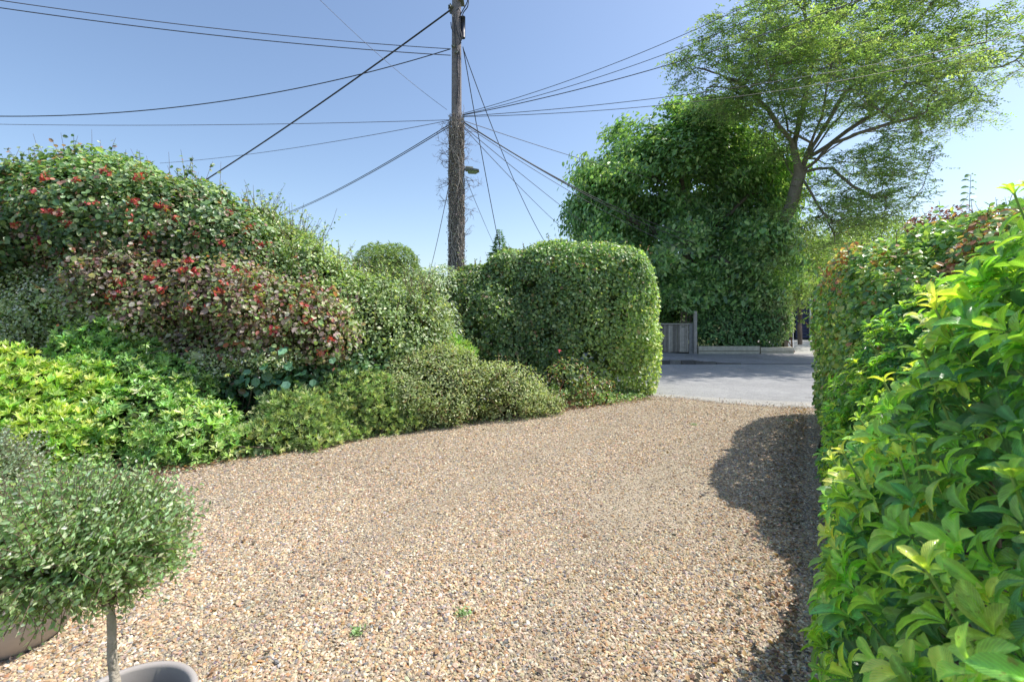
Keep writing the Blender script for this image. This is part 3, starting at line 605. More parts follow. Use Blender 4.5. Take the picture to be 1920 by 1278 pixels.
# weeds in the gravel
for i, (a, b, sz) in enumerate([(868,1155,0.022),(670,1190,0.018),(1480,790,0.03),(1300,798,0.022)]):
    g = GP(a, b); n = 60; mb = MB(); pp = g+np.concatenate([np.clip(rng.normal(size=(n, 2)), -1.8, 1.8)*sz, np.abs(rng.normal(size=(n, 1)))*0.008+0.016], 1)
    for q in range(12): mb.tube([g+np.array([0, 0, 0.01]), pp[q]], 0.001, 3, (0.1, 0.16, 0.05), cap=False)
    add_leaves(mb, pp, rng.normal(size=(n, 3))*0.4+np.array([0, 0, 1]), rng.normal(size=(n, 3))+np.array([0, 0, 0.4]), rng.uniform(0.010, 0.022, n), 0.5, palette(n, [(0.12,0.22,0.07),(0.16,0.26,0.10)]), LEAF5)
    tag(mb.build('weed', M['leaf'], origin=g), ['small green weed growing in the open gravel near the bottom centre','small weed low in the gravel left of the bottom centre weed','weed in the shaded gravel near the right hedge','weed tuft near the road end of the gravel, left of the shade'][i], 'weed', 'weeds in the gravel')

# low brick retaining wall glimpsed under the shrubs
gw = MB()
A_ = np.array([-4.6,5.35]); B_ = np.array([-0.4,7.1]); Lw = np.linalg.norm(B_-A_); dw = (B_-A_)/Lw; an = math.atan2(dw[1], dw[0])
gw.box((*(A_+dw*Lw/2+np.array([-dw[1], dw[0]])*0.02), 0.235), (Lw/2, 0.045, 0.233), an, (0.20,0.18,0.15))
for r in range(6):
    x = -0.11*(r % 2)
    while x < Lw:
        c = A_+dw*(x+0.105); g = palette(1, [(0.22,0.13,0.09),(0.26,0.17,0.12),(0.16,0.11,0.08),(0.24,0.20,0.15)])[0]
        gw.box((c[0]+rng.normal()*0.002, c[1]+rng.normal()*0.002, 0.04+r*0.078), (0.101, 0.052, 0.033), an, g, jitter=0.002); x += 0.215
tag(gw.build('brick_wall', M['brick'], origin=(*A_, 0)), 'low old brick retaining wall glimpsed under the left shrubs', 'wall')

# ================================================================== IVY HEDGE
IVY = [(0.06,0.12,0.035),(0.09,0.165,0.045),(0.14,0.21,0.06),(0.04,0.085,0.03),(0.21,0.26,0.10),(0.18,0.12,0.06)]
def hedgecol(X, c):
    # mixed species: yellowish patch low right; sunlit right end and top painted paler
    y = np.clip(nz(X, 1.6, 3)*0.8+0.3, 0, 1)[:, None]; low = np.clip((X[:, 0:1]-0.6)/1.2, 0, 1)*np.clip((2.0-X[:, 2:3])/1.0, 0, 1)
    c = c*(1+0.30*y)+low*np.array([0.05, 0.055, 0.0])*c[:, 1:2]/0.12
    e = np.clip((X[:, 0:1]-2.15)/0.3, 0, 1)+0.6*np.clip((X[:, 2:3]-2.25)/0.35, 0, 1); e = np.clip(e, 0, 1)*(rng.random((len(X), 1)) < 0.6)
    return c*(1-e)+e*(c*1.3+np.array([0.05, 0.06, 0.035]))
hx0, hx1 = -0.95, 2.52
hl = [Lump((0.95,8.95,1.20), (1.56,0.80,1.38), 5, 0.05, 0.10, 2.2), Lump((-0.45,8.7,0.90), (0.90,0.78,1.30), 2.4, 0.1, 0.14, 2.5), Lump((1.18,8.9,1.52), (1.25,0.78,1.15), 4.5, 0.05, 0.07, 2.2)]
hedge, hX, hN = shrub('ivy_hedge', 'thick square-cut ivy-covered hedge in front of the road at centre', 'hedge', hl, (0.9,8.9,0), 0.047, 0.85, IVY, [4,4.5,3,2.5,1.6,0.5], 2500, ROUND, colfn=hedgecol,
      nst=20, twigs=60, up=0.35, rnd=0.6, depth=0.06, r0=0.03, twl=0.25, back=0.35, cored=50, sh=(120,0.15,0.045,0.8,8))
fu = [PL(1065,735,50,60,7.35,0.22), PL(1115,745,40,42,7.55,0.2), PL(1030,770,30,25,7.1,0.15)]
fuc, fX, _ = shrub('fuchsia', 'fuchsia bush with reddish stems at the foot of the ivy-covered hedge', 'shrub', fu, (0.8,7.35,0), 0.045, 0.5, [(0.08,0.16,0.04),(0.14,0.22,0.06),(0.22,0.28,0.08),(0.2,0.09,0.05)], None, 800, nst=40, twigs=40, stemcol=(0.33,0.14,0.09), r0=0.008, cored=20)
fb = MB()
for (a, b) in [(1049,656)]:
    p = P(a, b, 7.15); pp = p+rng.normal(size=(5, 3))*0.012
    add_leaves(fb, pp, rng.normal(size=(5, 3)), rng.normal(size=(5, 3))*0.5+np.array([0, 0, -1]), 0.05, 0.5, palette(5, [(0.6,0.02,0.08)]), LEAF5)
fb.build('flowers', M['leaf_matt'], fuc)

# ================================================================== RIGHT HEDGES
T_ = np.array([0.527, 0.850]); N_ = np.array([0.850, -0.527])
def SU(s, u, h): return np.stack([s*T_[0]+u*N_[0], s*T_[1]+u*N_[1], h], -1)
prof_u = 0.075+np.array([0.07, 0.04, 0.04, 0.12, 0.20, 0.30, 0.42, 0.62, 0.95, 1.6]); prof_h = np.array([0.02, 0.45, 0.86, 1.06, 1.26, 1.47, 1.68, 1.82, 1.88, 1.90])
pl_ = np.concatenate([[0], np.cumsum(np.hypot(np.diff(prof_u), np.diff(prof_h)))])
def near_pts(N, s0, s1):
    s = rng.uniform(s0, s1, N); q = rng.random(N)*pl_[-1]
    u = np.interp(q, pl_, prof_u); h = np.interp(q, pl_, prof_h)
    du = np.interp(q+0.03, pl_, prof_u)-np.interp(q-0.03, pl_, prof_u); dh = np.interp(q+0.03, pl_, prof_h)-np.interp(q-0.03, pl_, prof_h)
    dip = 1-0.60*np.exp(-((s-3.2)/0.75)**2)*np.clip((1.15-u)/0.4, 0, 1)                    # the hedge is lower towards its far end
    n2 = -dh; nh = du
    n3 = np.stack([n2*N_[0], n2*N_[1], nh], -1); n3 = unit(n3+1e-6)
    X = SU(s, u, h*dip); b = 0.05*nz(X, 4.0, 1)+0.03*nz(X, 9.0, 2)
    return X+n3*b[:, None], n3, s
near = thing('glossy_hedge', (1.3,1.4,0), 'glossy bright green hedge with large whorled leaves along the right side, nearest the camera', 'hedge')
NG = [(0.13,0.255,0.05),(0.18,0.31,0.055),(0.25,0.37,0.065),(0.075,0.175,0.055),(0.35,0.44,0.07),(0.33,0.30,0.07)]
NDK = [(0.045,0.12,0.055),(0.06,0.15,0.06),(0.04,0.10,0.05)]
nb = MB(); DES = 0.04
X, n, s = near_pts(5600, -0.6, 4.3); d = np.linalg.norm(X-np.array([0, 0, CH]), axis=1); k = d > 0.42; X, n = X[k], n[k]
X = X-n*(rng.exponential(0.03, len(X)))[:, None]
k1 = rng.random(len(X)) < 0.62
lo = np.array([0, 0, 0.6])
rosettes(nb, X[k1], n[k1]+lo+rng.normal(size=(k1.sum(), 3))*0.35, rng.uniform(0.044, 0.076, k1.sum()), 0.35, 6, NG, [4,4,3,2.4,1.0,0.04], BIG, (50, 108), True, 0.18)
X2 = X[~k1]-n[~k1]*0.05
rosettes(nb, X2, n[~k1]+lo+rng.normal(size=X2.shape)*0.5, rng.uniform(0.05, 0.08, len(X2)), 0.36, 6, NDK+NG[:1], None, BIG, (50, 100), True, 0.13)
# young pale shoots on top
Xs, ns, ss = near_pts(220, 0.2, 4.2); d = np.linalg.norm(Xs-np.array([0, 0, CH]), axis=1); kk = (Xs[:, 2] > 0.9) & (d > 0.5); Xs, ns = Xs[kk], ns[kk]
up_ = unit(ns*0.5+np.array([0, 0, 1])+rng.normal(size=Xs.shape)*0.2)
rosettes(nb, Xs+up_*0.06, up_, rng.uniform(0.030, 0.05, len(Xs)), 0.34, 6, [(0.30,0.40,0.06),(0.24,0.36,0.05),(0.36,0.42,0.10)], None, BIG, (35, 85), True, 0.1)
# inside
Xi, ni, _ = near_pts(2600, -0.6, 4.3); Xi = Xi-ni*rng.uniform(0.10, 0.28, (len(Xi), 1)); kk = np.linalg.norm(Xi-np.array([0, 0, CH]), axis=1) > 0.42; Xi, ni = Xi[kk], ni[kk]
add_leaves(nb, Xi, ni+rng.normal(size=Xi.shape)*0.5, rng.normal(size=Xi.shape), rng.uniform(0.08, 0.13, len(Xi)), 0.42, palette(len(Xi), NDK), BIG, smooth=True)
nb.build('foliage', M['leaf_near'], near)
sb = MB()
for i in range(len(Xs)):
    t = np.linspace(-0.12, 0.07, 5)[:, None]; sb.tube(Xs[i]+up_[i]*t, 0.0028, 5, (0.25,0.38,0.10), cap=False)
kx = rng.choice(len(X), 700, replace=False)
for i in kx:
    a = n[i]+np.array([0, 0, 0.8])+rng.normal(size=3)*0.2; a = a/np.linalg.norm(a); t = np.linspace(-0.22, 0.0, 5)[:, None]
    sb.tube(X[i]+a*t-n[i]*(t**2)*2.0, np.linspace(0.004, 0.0025, 5), 5, (0.20,0.30,0.09), cap=False)
for i in range(60):
    s_ = rng.uniform(0.3, 4.2); b = SU(s_, 0.55, 0.0); e, en, es = near_pts(1, s_-0.3, s_+0.3); t = np.linspace(0, 1, 8)[:, None]
    p = b+(e[0]-en[0]*0.15-b)*t; p[:, 2] = (e[0][2]-0.1)*t[:, 0]**0.7; sb.tube(p, np.linspace(0.014, 0.004, 8), 5, (0.15,0.11,0.07), cap=False)
sb.build('stems', M['twig'], near)
# a few faded cream flower heads and dead leaves
for (a, b, dd) in [(1735,605,1.35),(1885,608,1.0),(1775,625,1.45)]:
    p = P(a, b, dd); mb = MB(); nn_ = 9
    add_leaves(mb, p+rng.normal(size=(nn_, 3))*0.008, rng.normal(size=(nn_, 3)), rng.normal(size=(nn_, 3))+np.array([-0.3, 0, -0.3]), rng.uniform(0.025, 0.045, nn_), 0.3, palette(nn_, [(0.62,0.52,0.30),(0.7,0.64,0.42),(0.45,0.3,0.15)]), BIG, smooth=True)
    mb.build('faded_flower', M['leaf_matt'], near)

DES = 0.2
# far block: mixed clipped hedge with ivy and brown leaves
ang = math.atan2(T_[1], T_[0])
def fc(s, u, h): return SU(np.array(s), np.array(u), np.array(h))
fl = [Lump(fc(6.45,1.02,0.98), (1.95,0.90,1.06), 4.5, ang, 0.07, 2.4), Lump(fc(5.7,1.7,1.08), (1.4,1.1,1.16), 3.5, ang, 0.08, 2.4), Lump(fc(5.3,2.5,1.15), (1.6,1.0,1.27), 3, ang, 0.1, 2.4)]
MIX = [(0.08,0.18,0.045),(0.13,0.25,0.06),(0.19,0.30,0.08),(0.045,0.11,0.035),(0.28,0.32,0.10),(0.30,0.13,0.05)]
def mixcol(X, c):
    b = (nz(X, 3.2, 4) > 0.55)[:, None] & (rng.random((len(X), 1)) < 0.45)
    return np.where(b, palette(len(X), [(0.34,0.13,0.05),(0.42,0.26,0.10),(0.22,0.08,0.05)]), c)
fh, fX, fN = shrub('mixed_hedge', 'tall clipped mixed hedge with brown patches at the road end on the right', 'hedge', fl, fc(6.3,0.9,0.0), 0.042, 0.8, MIX, [3.5,4,3,2,1.6,0.4], 2700, ROUND, colfn=mixcol,
      nst=20, twigs=80, up=0.45, rnd=0.6, depth=0.06, r0=0.03, twl=0.3, back=0.5, cored=50, stemcol=(0.28,0.20,0.12), sh=(200,0.18,0.05,0.75,8))
# purple-leaved shrub and a tall shoot behind the hedge
pl2 = [PL(1775,412,30,20,6.6,0.3), PL(1740,425,30,16,6.7,0.25)]
shrub('plum_shrub', 'dark plum-leaved shrub poking above the right hedge', 'shrub', pl2, (6.2,6.7,0), 0.05, 0.7, [(0.13,0.035,0.045),(0.20,0.06,0.07),(0.09,0.05,0.04)], None, 900, LEAF5, nst=14, twigs=30, cored=0)
ts = thing('tall_shoot', P(1822,380,5.0)*np.array([1,1,0]), 'single leafy shoot standing up against the sky above the right hedge', 'plant')
mb = MB(); p0 = P(1820,470,5.0); p0[2] = 0; p1 = P(1822,328,5.0); t = np.linspace(0, 1, 16)[:, None]; pts = p0+(p1-p0)*t+np.array([0.03, 0, 0])*np.sin(t*6); mb.tube(pts, np.linspace(0.009, 0.002, 16), 5, (0.14,0.16,0.07), cap=False); mb.build('stem', M['twig'], ts)
mb = MB()
for q in np.linspace(0.72, 1, 13):
    p = p0+(p1-p0)*q+np.array([0.03, 0, 0])*math.sin(q*6)
    for sd in (-1, 1): add_leaves(mb, p[None], np.array([[0.1*sd, -0.8, 0.8]]), np.array([[sd, rng.normal()*0.5, 0.3]]), 0.11*(1.25-q*0.6), 0.5, palette(1, [(0.08,0.15,0.06)]), BIG)
mb.build('leaves', M['leaf'], ts)

# ================================================================== POTTED STANDARDS
def pot(label, c, prof, soilr, soilz, grp, sticker=False):
    t = thing('plant_pot', c, label, 'plant pot', grp)
    mb = MB(); mb.lathe(prof, c, 64); mb.build('bowl', M['pot'], t)
    mb = MB(); mb.lathe([(0.0005, soilz+0.012), (soilr*0.5, soilz+0.008), (soilr, soilz)], c, 32); mb.build('soil', M['soil'], t)
    if sticker:
        mb = MB(); a = math.radians(-78); V = []
        for i in range(16):
            th = i/16*6.283; V.append((c[0]+0.294*math.cos(a+0.09*math.cos(th)), c[1]+0.294*math.sin(a+0.09*math.cos(th)), 0.17+0.03*math.sin(th)))
        cc = np.mean(V, 0)+np.array([0.002, -0.003, 0]); mb.add(np.vstack([V, cc]), [[i, (i+1) % 16, 16] for i in range(16)]); mb.build('label_disc', M['white'], t)
    return t
def rimmed(r0, rmax, hm, rt, H, th=0.022):
    zs = np.linspace(0, H, 22); out = []
    for z in zs:
        t = z/H; r = r0+(rmax-r0)*math.sin(min(z/hm, 1)*math.pi/2) if z < hm else rt+(rmax-rt)*math.cos((z-hm)/(H-hm)*math.pi/2)
        out.append((r, z))
    out = [(0.001, 0.0), (r0*0.97, 0.0)]+out+[(rt-0.003, H+0.006), (rt-th*0.5, H+0.008), (rt-th+0.003, H+0.005), (rt-th, H-0.002), (rt-th-0.002, H-0.05), (rt-th-0.012, H-0.12)]
    return out
PC1 = np.array([-1.11, 1.36, 0.0])
pot('grey-brown pot in the bottom left corner with only its rim in view', PC1, rimmed(0.13, 0.195, 0.22, 0.186, 0.325), 0.166, 0.27, 'pots with clipped standards')
PC2 = np.array([-2.21, 2.12, 0.0])
pot('bulging grey-brown pot cut off by the left edge', PC2, rimmed(0.16, 0.298, 0.27, 0.23, 0.43), 0.22, 0.37, 'pots with clipped standards', True)
TOPI = [(0.15,0.24,0.11),(0.21,0.31,0.15),(0.11,0.19,0.08),(0.29,0.38,0.21),(0.36,0.43,0.29)]
def standard(label, foot, top, crown, tr, grp, nshoot, pal, lf_=0.021, dens=1):
    t = thing('standard_tree', foot, label, 'topiary tree', grp)
    mb = MB(); q = np.linspace(0, 1, 12)[:, None]; pts = foot+(top-foot)*q+np.array([0.004, 0, 0])*np.sin(q*9)
    mb.tube(pts, tr*(1.12-0.3*q[:, 0])*(1+0.05*np.sin(q[:, 0]*40)), 12, (0.44,0.39,0.32), cap=False)
    for i in range(60):
        d = unit(rng.normal(size=3)); e = crown.c+d*crown.r*0.8*crown_s(d); s = top+rng.normal(size=3)*0.01; w_ = np.linspace(0, 1, 6)[:, None]
        mb.tube(s+(e-s)*w_+np.array([0, 0, 0.03])*np.sin(w_*3.1), np.linspace(0.005, 0.0015, 6), 5, (0.22,0.16,0.12), cap=False)
    mb.build('trunk', M['bark'], t)
    lb = MB(); tw = MB()
    # short shoots radiating out, each lined with opposite small leaves
    d = unit(rng.normal(size=(nshoot, 3))); rad = rng.uniform(0.25, 0.97, nshoot)**0.5
    s = crown.c+d*crown.r*rad[:, None]*crown_s(d)[:, None]
    dirs = unit(d*0.9+rng.normal(size=d.shape)*0.55+np.array([0, 0, 0.15])+np.where(s[:, 2:3] > crown.c[2], np.array([[0.25, 0, 0.5]]), np.array([[0, 0, -0.25]])))
    ln = rng.uniform(0.045, 0.15, nshoot)*np.where(s[:, 2] > crown.c[2], 1.15, 0.9)
    for i in range(nshoot):
        w_ = np.linspace(0, 1, 4)[:, None]
        tw.tube(s[i]+dirs[i]*ln[i]*w_, np.linspace(0.0016, 0.0007, 4), 3, (0.24,0.17,0.13), cap=False)
    per = 11
    for j in range(per):
        q = (j+0.3)/per; side = unit(np.cross(dirs, rng.normal(size=d.shape)*0.2+unit(np.cross(dirs, [0.3, 0.2, 1]))*(1 if j % 2 else -1)))
        pos = s+dirs*(ln*q)[:, None]
        add_leaves(lb, pos, np.cross(dirs, side)+rng.normal(size=d.shape)*0.5+np.array([0, 0, 0.5]), side+dirs*0.7, lf_*rng.uniform(0.7, 1.15, nshoot)*(1.1-0.35*q), 0.56, palette(nshoot, pal, [4,4,3,2,1]), LEAF5)
    lb.build('crown', M['leaf'], t); tw.build('twigs', M['twig'], t)
    return t
def crown_s(d):
    d = np.asarray(d); v = 1+0.14*nz(np.atleast_2d(d), 3.0, 2); return v if d.ndim > 1 else float(v[0])
c1 = P(150,1022,1.36); L1 = Lump(c1, (0.225, 0.19, 0.10))
standard('small clipped tree with a round grey-green crown on a thin trunk in the near pot', PC1+np.array([0.0,0,0.262]), P(203,1125,1.36), L1, 0.0125, 'clipped standards in pots', 2300, TOPI, 0.022)
c2 = P(-80,915,2.12); L2 = Lump(c2, (0.235, 0.22, 0.18))
standard('second clipped tree, greyer, in the pot cut off by the left edge', PC2+np.array([0,0,0.37]), c2+np.array([0,0,-0.15]), L2, 0.014, 'clipped standards in pots', 1700, [(0.13,0.19,0.12),(0.19,0.25,0.17),(0.09,0.14,0.08),(0.27,0.33,0.24),(0.33,0.37,0.28)], 0.022)

# ================================================================== POLE, LAMP, CABLES
PD = 9.6
def PP(px, py): return P(px, py, PD)
pole = thing('utility_pole', (P(856,585,PD)[0], PD, 0), 'tall wooden utility pole with dead ivy round its lower half', 'utility pole')
xb = P(856,585,PD)[0]
mb = MB(); z = np.linspace(0, 8.9, 40)
mb.tube(np.stack([xb+0.0*z, PD+0*z, z], -1), 0.125-0.0045*z, 18, (0.25,0.22,0.22)); mb.build('shaft', M['bark'], pole)
iv = MB()
for i in range(330):
    z0 = rng.uniform(0.0, 4.6); ln = rng.uniform(0.5, 1.8); z1 = min(z0+ln, 5.35+rng.normal()*0.1); a0 = rng.uniform(0, 6.28); q = np.linspace(0, 1, 14)
    rr = 0.118+rng.uniform(0.0, 0.05)*(0.6+0.4*np.clip((4.8-z0)/3, 0, 1))+0.012*np.sin(q*rng.uniform(8, 25)+a0)
    aa = a0+np.cumsum(rng.normal(size=14)*0.22); zz = z0+(z1-z0)*q
    iv.tube(np.stack([xb+rr*np.cos(aa), PD+rr*np.sin(aa), zz], -1), rng.uniform(0.004, 0.011)*(1-0.5*q), 5, np.array((0.33,0.29,0.26))*rng.uniform(0.5, 1.5), cap=False)
N = 9000; a = rng.uniform(0, 6.28, N); zz = rng.uniform(0, 5.4, N); r_ = 0.125+np.abs(rng.normal(size=N))*0.028*(0.5+0.5*np.clip((5.2-zz)/1.5, 0, 1))
X = np.stack([xb+r_*np.cos(a), PD+r_*np.sin(a), zz], -1); o_ = np.stack([np.cos(a), np.sin(a), 0*a], -1)
add_leaves(iv, X, o_+rng.normal(size=(N, 3))*0.6, rng.normal(size=(N, 3))+np.array([0, 0, -0.5]), rng.uniform(0.025, 0.06, N), 0.3, palette(N, [(0.22,0.18,0.15),(0.14,0.11,0.09),(0.30,0.26,0.22),(0.10,0.08,0.07)]), LEAF5)
iv.build('dead_ivy', M['bark'], pole)
tw = MB()
def dead(p, d, L, r, lev):
    n = 7; pts = [p]; dd = d
    for i in range(n): dd = unit(dd+rng.normal(size=3)*0.22+np.array([0, 0, 0.02])); pts.append(pts[-1]+dd*L/n)
    tw.tube(np.array(pts), np.linspace(r, r*0.45, n+1), 4, (0.20,0.15,0.14), cap=False)
    if lev:
        for q in range(3): k_ = rng.integers(2, n); dead(pts[k_], unit(dd+rng.normal(size=3)*0.7), L*0.5, r*0.6, lev-1)
for i in range(46):
    zq = rng.uniform(2.9, 5.3); sd = 1 if i % 2 else -1
    if sd < 0: zq = rng.choice([rng.uniform(4.0, 4.95), rng.uniform(3.6, 5.3)])
    dead(np.array([xb+0.085*sd, PD+rng.normal()*0.05, zq]), unit(np.array([sd, rng.normal()*0.6, rng.normal()*0.35+0.05])), rng.uniform(0.18, 0.42), 0.0055, 2)
tw.build('dead_twigs', M['twig'], pole)
# fittings
jb = MB(); c = PP(868,54); jb.tube([c+np.array([0, -0.02, -0.20]), c+np.array([0, -0.02, 0.22])], 0.05, 12); jb.build('junction_box', M['box'], pole)
for (px, py) in [(866,4),(846,18),(852,92),(858,104)]:
    bk = MB(); c = PP(px, py); bk.box(c, (0.045, 0.13, 0.012)); bk.tube([c+np.array([0, -0.13, -0.03]), c+np.array([0, -0.13, 0.03])], 0.014, 8)
    if py > 4: bk.build('bracket', M['metal'], pole)
    else: first = bk
bk = first; bk.tube([PP(860,5)+np.array([0, -0.12, 0]), PP(884,0)+np.array([0, -0.12, 0.03])], 0.012, 6)
bk.build('bracket', M['metal'], pole)
cb = MB()
def loop(pts, r=0.010): 
    pts = np.array([PP(a_, b_)+np.array([0, -0.14, 0]) for a_, b_ in pts]); t = np.linspace(0, len(pts)-1, 24); q = np.stack([np.interp(t, range(len(pts)), pts[:, i]) for i in range(3)], -1)
    q[1:-1] = (q[:-2]+q[1:-1]*2+q[2:])/4; cb.tube(q, r, 6, cap=False)
for a_ in [[(846,20),(842,24),(848,32),(853,50),(855,80),(858,100)], [(876,2),(880,10),(878,22),(870,32),(868,40)], [(880,4),(876,16),(868,30),(862,42)], [(847,50),(848,60),(851,68)], [(858,28),(862,24),(865,30),(863,60),(868,80),(862,92)],
           [(855,35),(857,60),(862,78),(866,88)], [(860,105),(858,130),(861,160),(858,200)], [(863,100),(864,140),(862,205)]]: loop(a_)
cb.build('cable_loops', M['cable'], pole)
# street lamp on the pole
lamp = thing('street_lamp', PP(872,322), 'small mossy street lamp head fixed to the ivy-covered pole', 'street lamp')
def hexa(mb, pts, col=(0.5,)*3): mb.add(pts, [[0,1,2,3],[7,6,5,4],[0,4,5,1],[1,5,6,2],[2,6,7,3],[3,7,4,0]], col)
lb = MB(); o = PP(873,317)
def at(x, y, z): return o+np.array([x, y, z])
hexa(lb, [at(0,-0.06,0.03),at(0,0.06,0.03),at(0,0.06,-0.03),at(0,-0.06,-0.03),at(0.27,-0.08,-0.025),at(0.27,0.08,-0.025),at(0.27,0.08,-0.05),at(0.27,-0.08,-0.05)])
hexa(lb, [at(0.02,-0.04,0.05),at(0.02,0.04,0.05),at(0.02,0.05,0.031),at(0.02,-0.05,0.031),at(0.15,-0.03,0.04),at(0.15,0.03,0.04),at(0.15,0.05,0.005),at(0.15,-0.05,0.005)])
lb.build('housing', M['metal'], lamp)
lb = MB(); hexa(lb, [at(0.03,-0.05,-0.036),at(0.03,0.05,-0.036),at(0.05,0.04,-0.085),at(0.05,-0.04,-0.085),at(0.25,-0.07,-0.053),at(0.25,0.07,-0.053),at(0.20,0.05,-0.09),at(0.20,-0.05,-0.09)]); lb.build('lens', M['lens'], lamp)
lb = MB(); lb.tube([at(-0.10,0,-0.02), at(0.01,0,0)], 0.02, 8); lb.build('bracket', M['metal'], lamp)

def cable(px1, py1, d1, px2, py2, d2, label, sag=0.0, r=0.006, m='cable'):
    a = P(px1, py1, d1); b = P(px2, py2, d2); t = np.linspace(0, 1, 60)[:, None]; p = a+(b-a)*t; p[:, 2] -= sag*4*(t*(1-t))[:, 0]
    mb = MB(); mb.tube(p, r, 6, cap=True); mb.build('overhead_cable', M[m], origin=a)
    return tag(bpy.context.scene.collection.objects[-1], label, 'cable', 'overhead cables meeting at the pole')
CB = [
 (846,18,9.5, 330,372,13.5,'thick black cable falling steeply from the pole top behind the left shrubs',0.10,0.017),
 (845,92,9.5, -60,-8,8.0,'upper of the twin cables running from the pole to the top left corner',0.10,0.007),
 (845,104,9.5, -60,6,8.0,'lower of the twin cables running from the pole to the top left corner',0.10,0.008),
 (845,92,9.5, -60,217,9.0,'sagging cable from the pole to the left edge of the picture',0.40,0.009),
 (838,206,9.6, 560,-40,8.0,'thin wire climbing left from the ivy top past the thick cable',0.10,0.0035),
 (842,225,9.6, -60,232,12,'nearly level thin cable crossing the left sky',0.07,0.006),
 (842,226,9.6, 300,306,16,'thin cable dipping left to the top of the tall shrub',0.12,0.006),
 (842,234,9.6, 510,408,22,'first of two close thin wires falling left above the loose shrub',0.2,0.009),
 (842,238,9.6, 505,412,22,'second of two close thin wires falling left above the loose shrub',0.2,0.009),
 (868,213,9.6, 1540,-60,8.5,'topmost cable rising right from the pole towards the top edge',0.22,0.0055),
 (868,215,9.6, 1600,-50,8.5,'second cable rising right from the pole, just under the topmost',0.24,0.0055),
 (868,216,9.6, 1760,-60,9.0,'darker cable rising right through the airy tree',0.26,0.008),
 (868,218,9.6, 2050,30,9.5,'cable crossing the airy tree to the right edge',0.30,0.006),
 (868,219,9.6, 1900,80,11,'lowest cable rising right into the airy tree',0.36,0.006),
 (868,228,9.6, 1300,455,15,'first strand of the bundle falling right into the broad-leaved tree',0.22,0.012),
 (868,229,9.6, 1290,440,15,'second strand of the bundle falling right into the broad-leaved tree',0.24,0.011),
 (868,232,9.6, 1310,480,15,'lower thin strand of the bundle falling right into the broad-leaved tree',0.20,0.006),
 (868,226,9.6, 1300,352,20,'thin cable above the bundle going right into the broad-leaved tree',0.12,0.007),
 (870,240,9.6, 1075,445,20,'thin wire falling right to behind the ivy hedge top',0.1,0.007),
 (870,238,9.6, 1180,480,22,'outer thin wire falling right to the broad-leaved tree edge',0.1,0.007),
 (868,88,9.5, 938,470,13,'cable dropping from the junction box to the little conifer',0.10,0.009),
 (868,90,9.5, 1032,470,15,'cable dropping from the junction box right of the little conifer',0.35,0.009),
 (842,345,9.6, 800,530,14,'loose thin wire hanging left of the pole',0.12,0.007),
 (874,335,9.6, 932,470,18,'faint wire dropping from the street lamp',0.05,0.006),
]
for (a1,b1,d1,a2,b2,d2,lab,sg_,r_) in CB: cable(a1,b1,d1,a2,b2,d2,lab,sg_,r_, 'cable' if r_ > 0.0085 or a2 > 1500 else 'cable_pale')

# ================================================================== BACKGROUND LEFT
def bigtree(name, label, cat, roots, lumps, ntar, tipr, baser, leafn, L, W, pal, wts, shape=LEAF5, m='leaf', col=BARK, cl=0.35, up=0.4, droop=0.5, rnd=0.7, group=None, step=0.35, fill=1.0, backs=None):
    t = thing(name, roots[0][0][0] if False else tuple(roots[0][0][0]), label, cat, group)
    tg = []
    while len(tg) < ntar:
        l = lumps[rng.integers(len(lumps))]; d = unit(rng.normal(size=3)); rr = rng.uniform(0.25, 1)**(0.45*fill); p = l.c+d*l.r*rr
        if p[2] > 0.8: tg.append(p)
    A, par, tips = grow(roots, tg, step)
    mb = MB(); branches(mb, A, par, tipr, baser, col); mb.build('trunk', M['bark'], t)
    lb = MB(); idx = np.repeat(tips, leafn); N = len(idx)
    X = A[idx]+np.clip(rng.normal(size=(N, 3)), -2.2, 2.2)*cl*np.array([1, 1, 0.7])
    cen = np.mean([l.c for l in lumps], 0); n = unit(A[idx]-cen+rng.normal(size=(N, 3))*0.1)
    leafy(lb, X, n, L, W, pal, wts, shape, up, rnd, droop, 0.2, 0.3)
    if backs: Xb, nb2 = foliage_points(backs, 170, 0.25, inner=0.3, back=0.8); leafy(lb, Xb, nb2, L, W, pal, wts, shape, up, rnd, droop, 0.2, 0.3)
    lb.build('crown', M[m], t)
    return t, A, par, tips
b0 = P(735,585,14.5); b0[2] = 0
bg1 = [PL(725,512,62,58,14.5,1.0), PL(765,545,42,50,14.5,0.8), PL(690,540,45,45,14.5,0.8)]
bt, bX, bN = shrub('feathery_tree', 'rounded feathery green tree behind the left shrubs near the pole', 'tree', bg1, b0, 0.11, 0.16, [(0.11,0.17,0.05),(0.16,0.23,0.08),(0.07,0.12,0.04),(0.22,0.28,0.11)], None, 1100, LEAF5, m='leaf_matt', nst=20, twigs=0, droop=-0.9, up=0.6, rnd=0.5, depth=0.10, r0=0.06)
cf = thing('conifer', P(937,585,13.2)*np.array([1,1,0]), 'small pointed conifer tip rising above the ivy hedge', 'conifer')
mb = MB(); cbs = P(937,585,13.2); cbs[2] = 0; Hc = P(937,430,13.2)[2]; mb.tube([cbs, cbs+np.array([0, 0, Hc])], [0.05, 0.006], 6, BARK); mb.build('trunk', M['bark'], cf)
mb = MB(); nb_ = 900; q = rng.random(nb_)**0.8; zc = Hc*(0.3+0.7*q); aa = rng.uniform(0, 6.28, nb_); rl_ = (Hc-zc)*0.33*rng.uniform(0.3, 1, nb_)+0.03
X = cbs+np.stack([np.cos(aa)*rl_*0.6, np.sin(aa)*rl_*0.6, zc-rl_*0.15], -1); dirs = np.stack([np.cos(aa), np.sin(aa), -0.25+0*aa], -1)
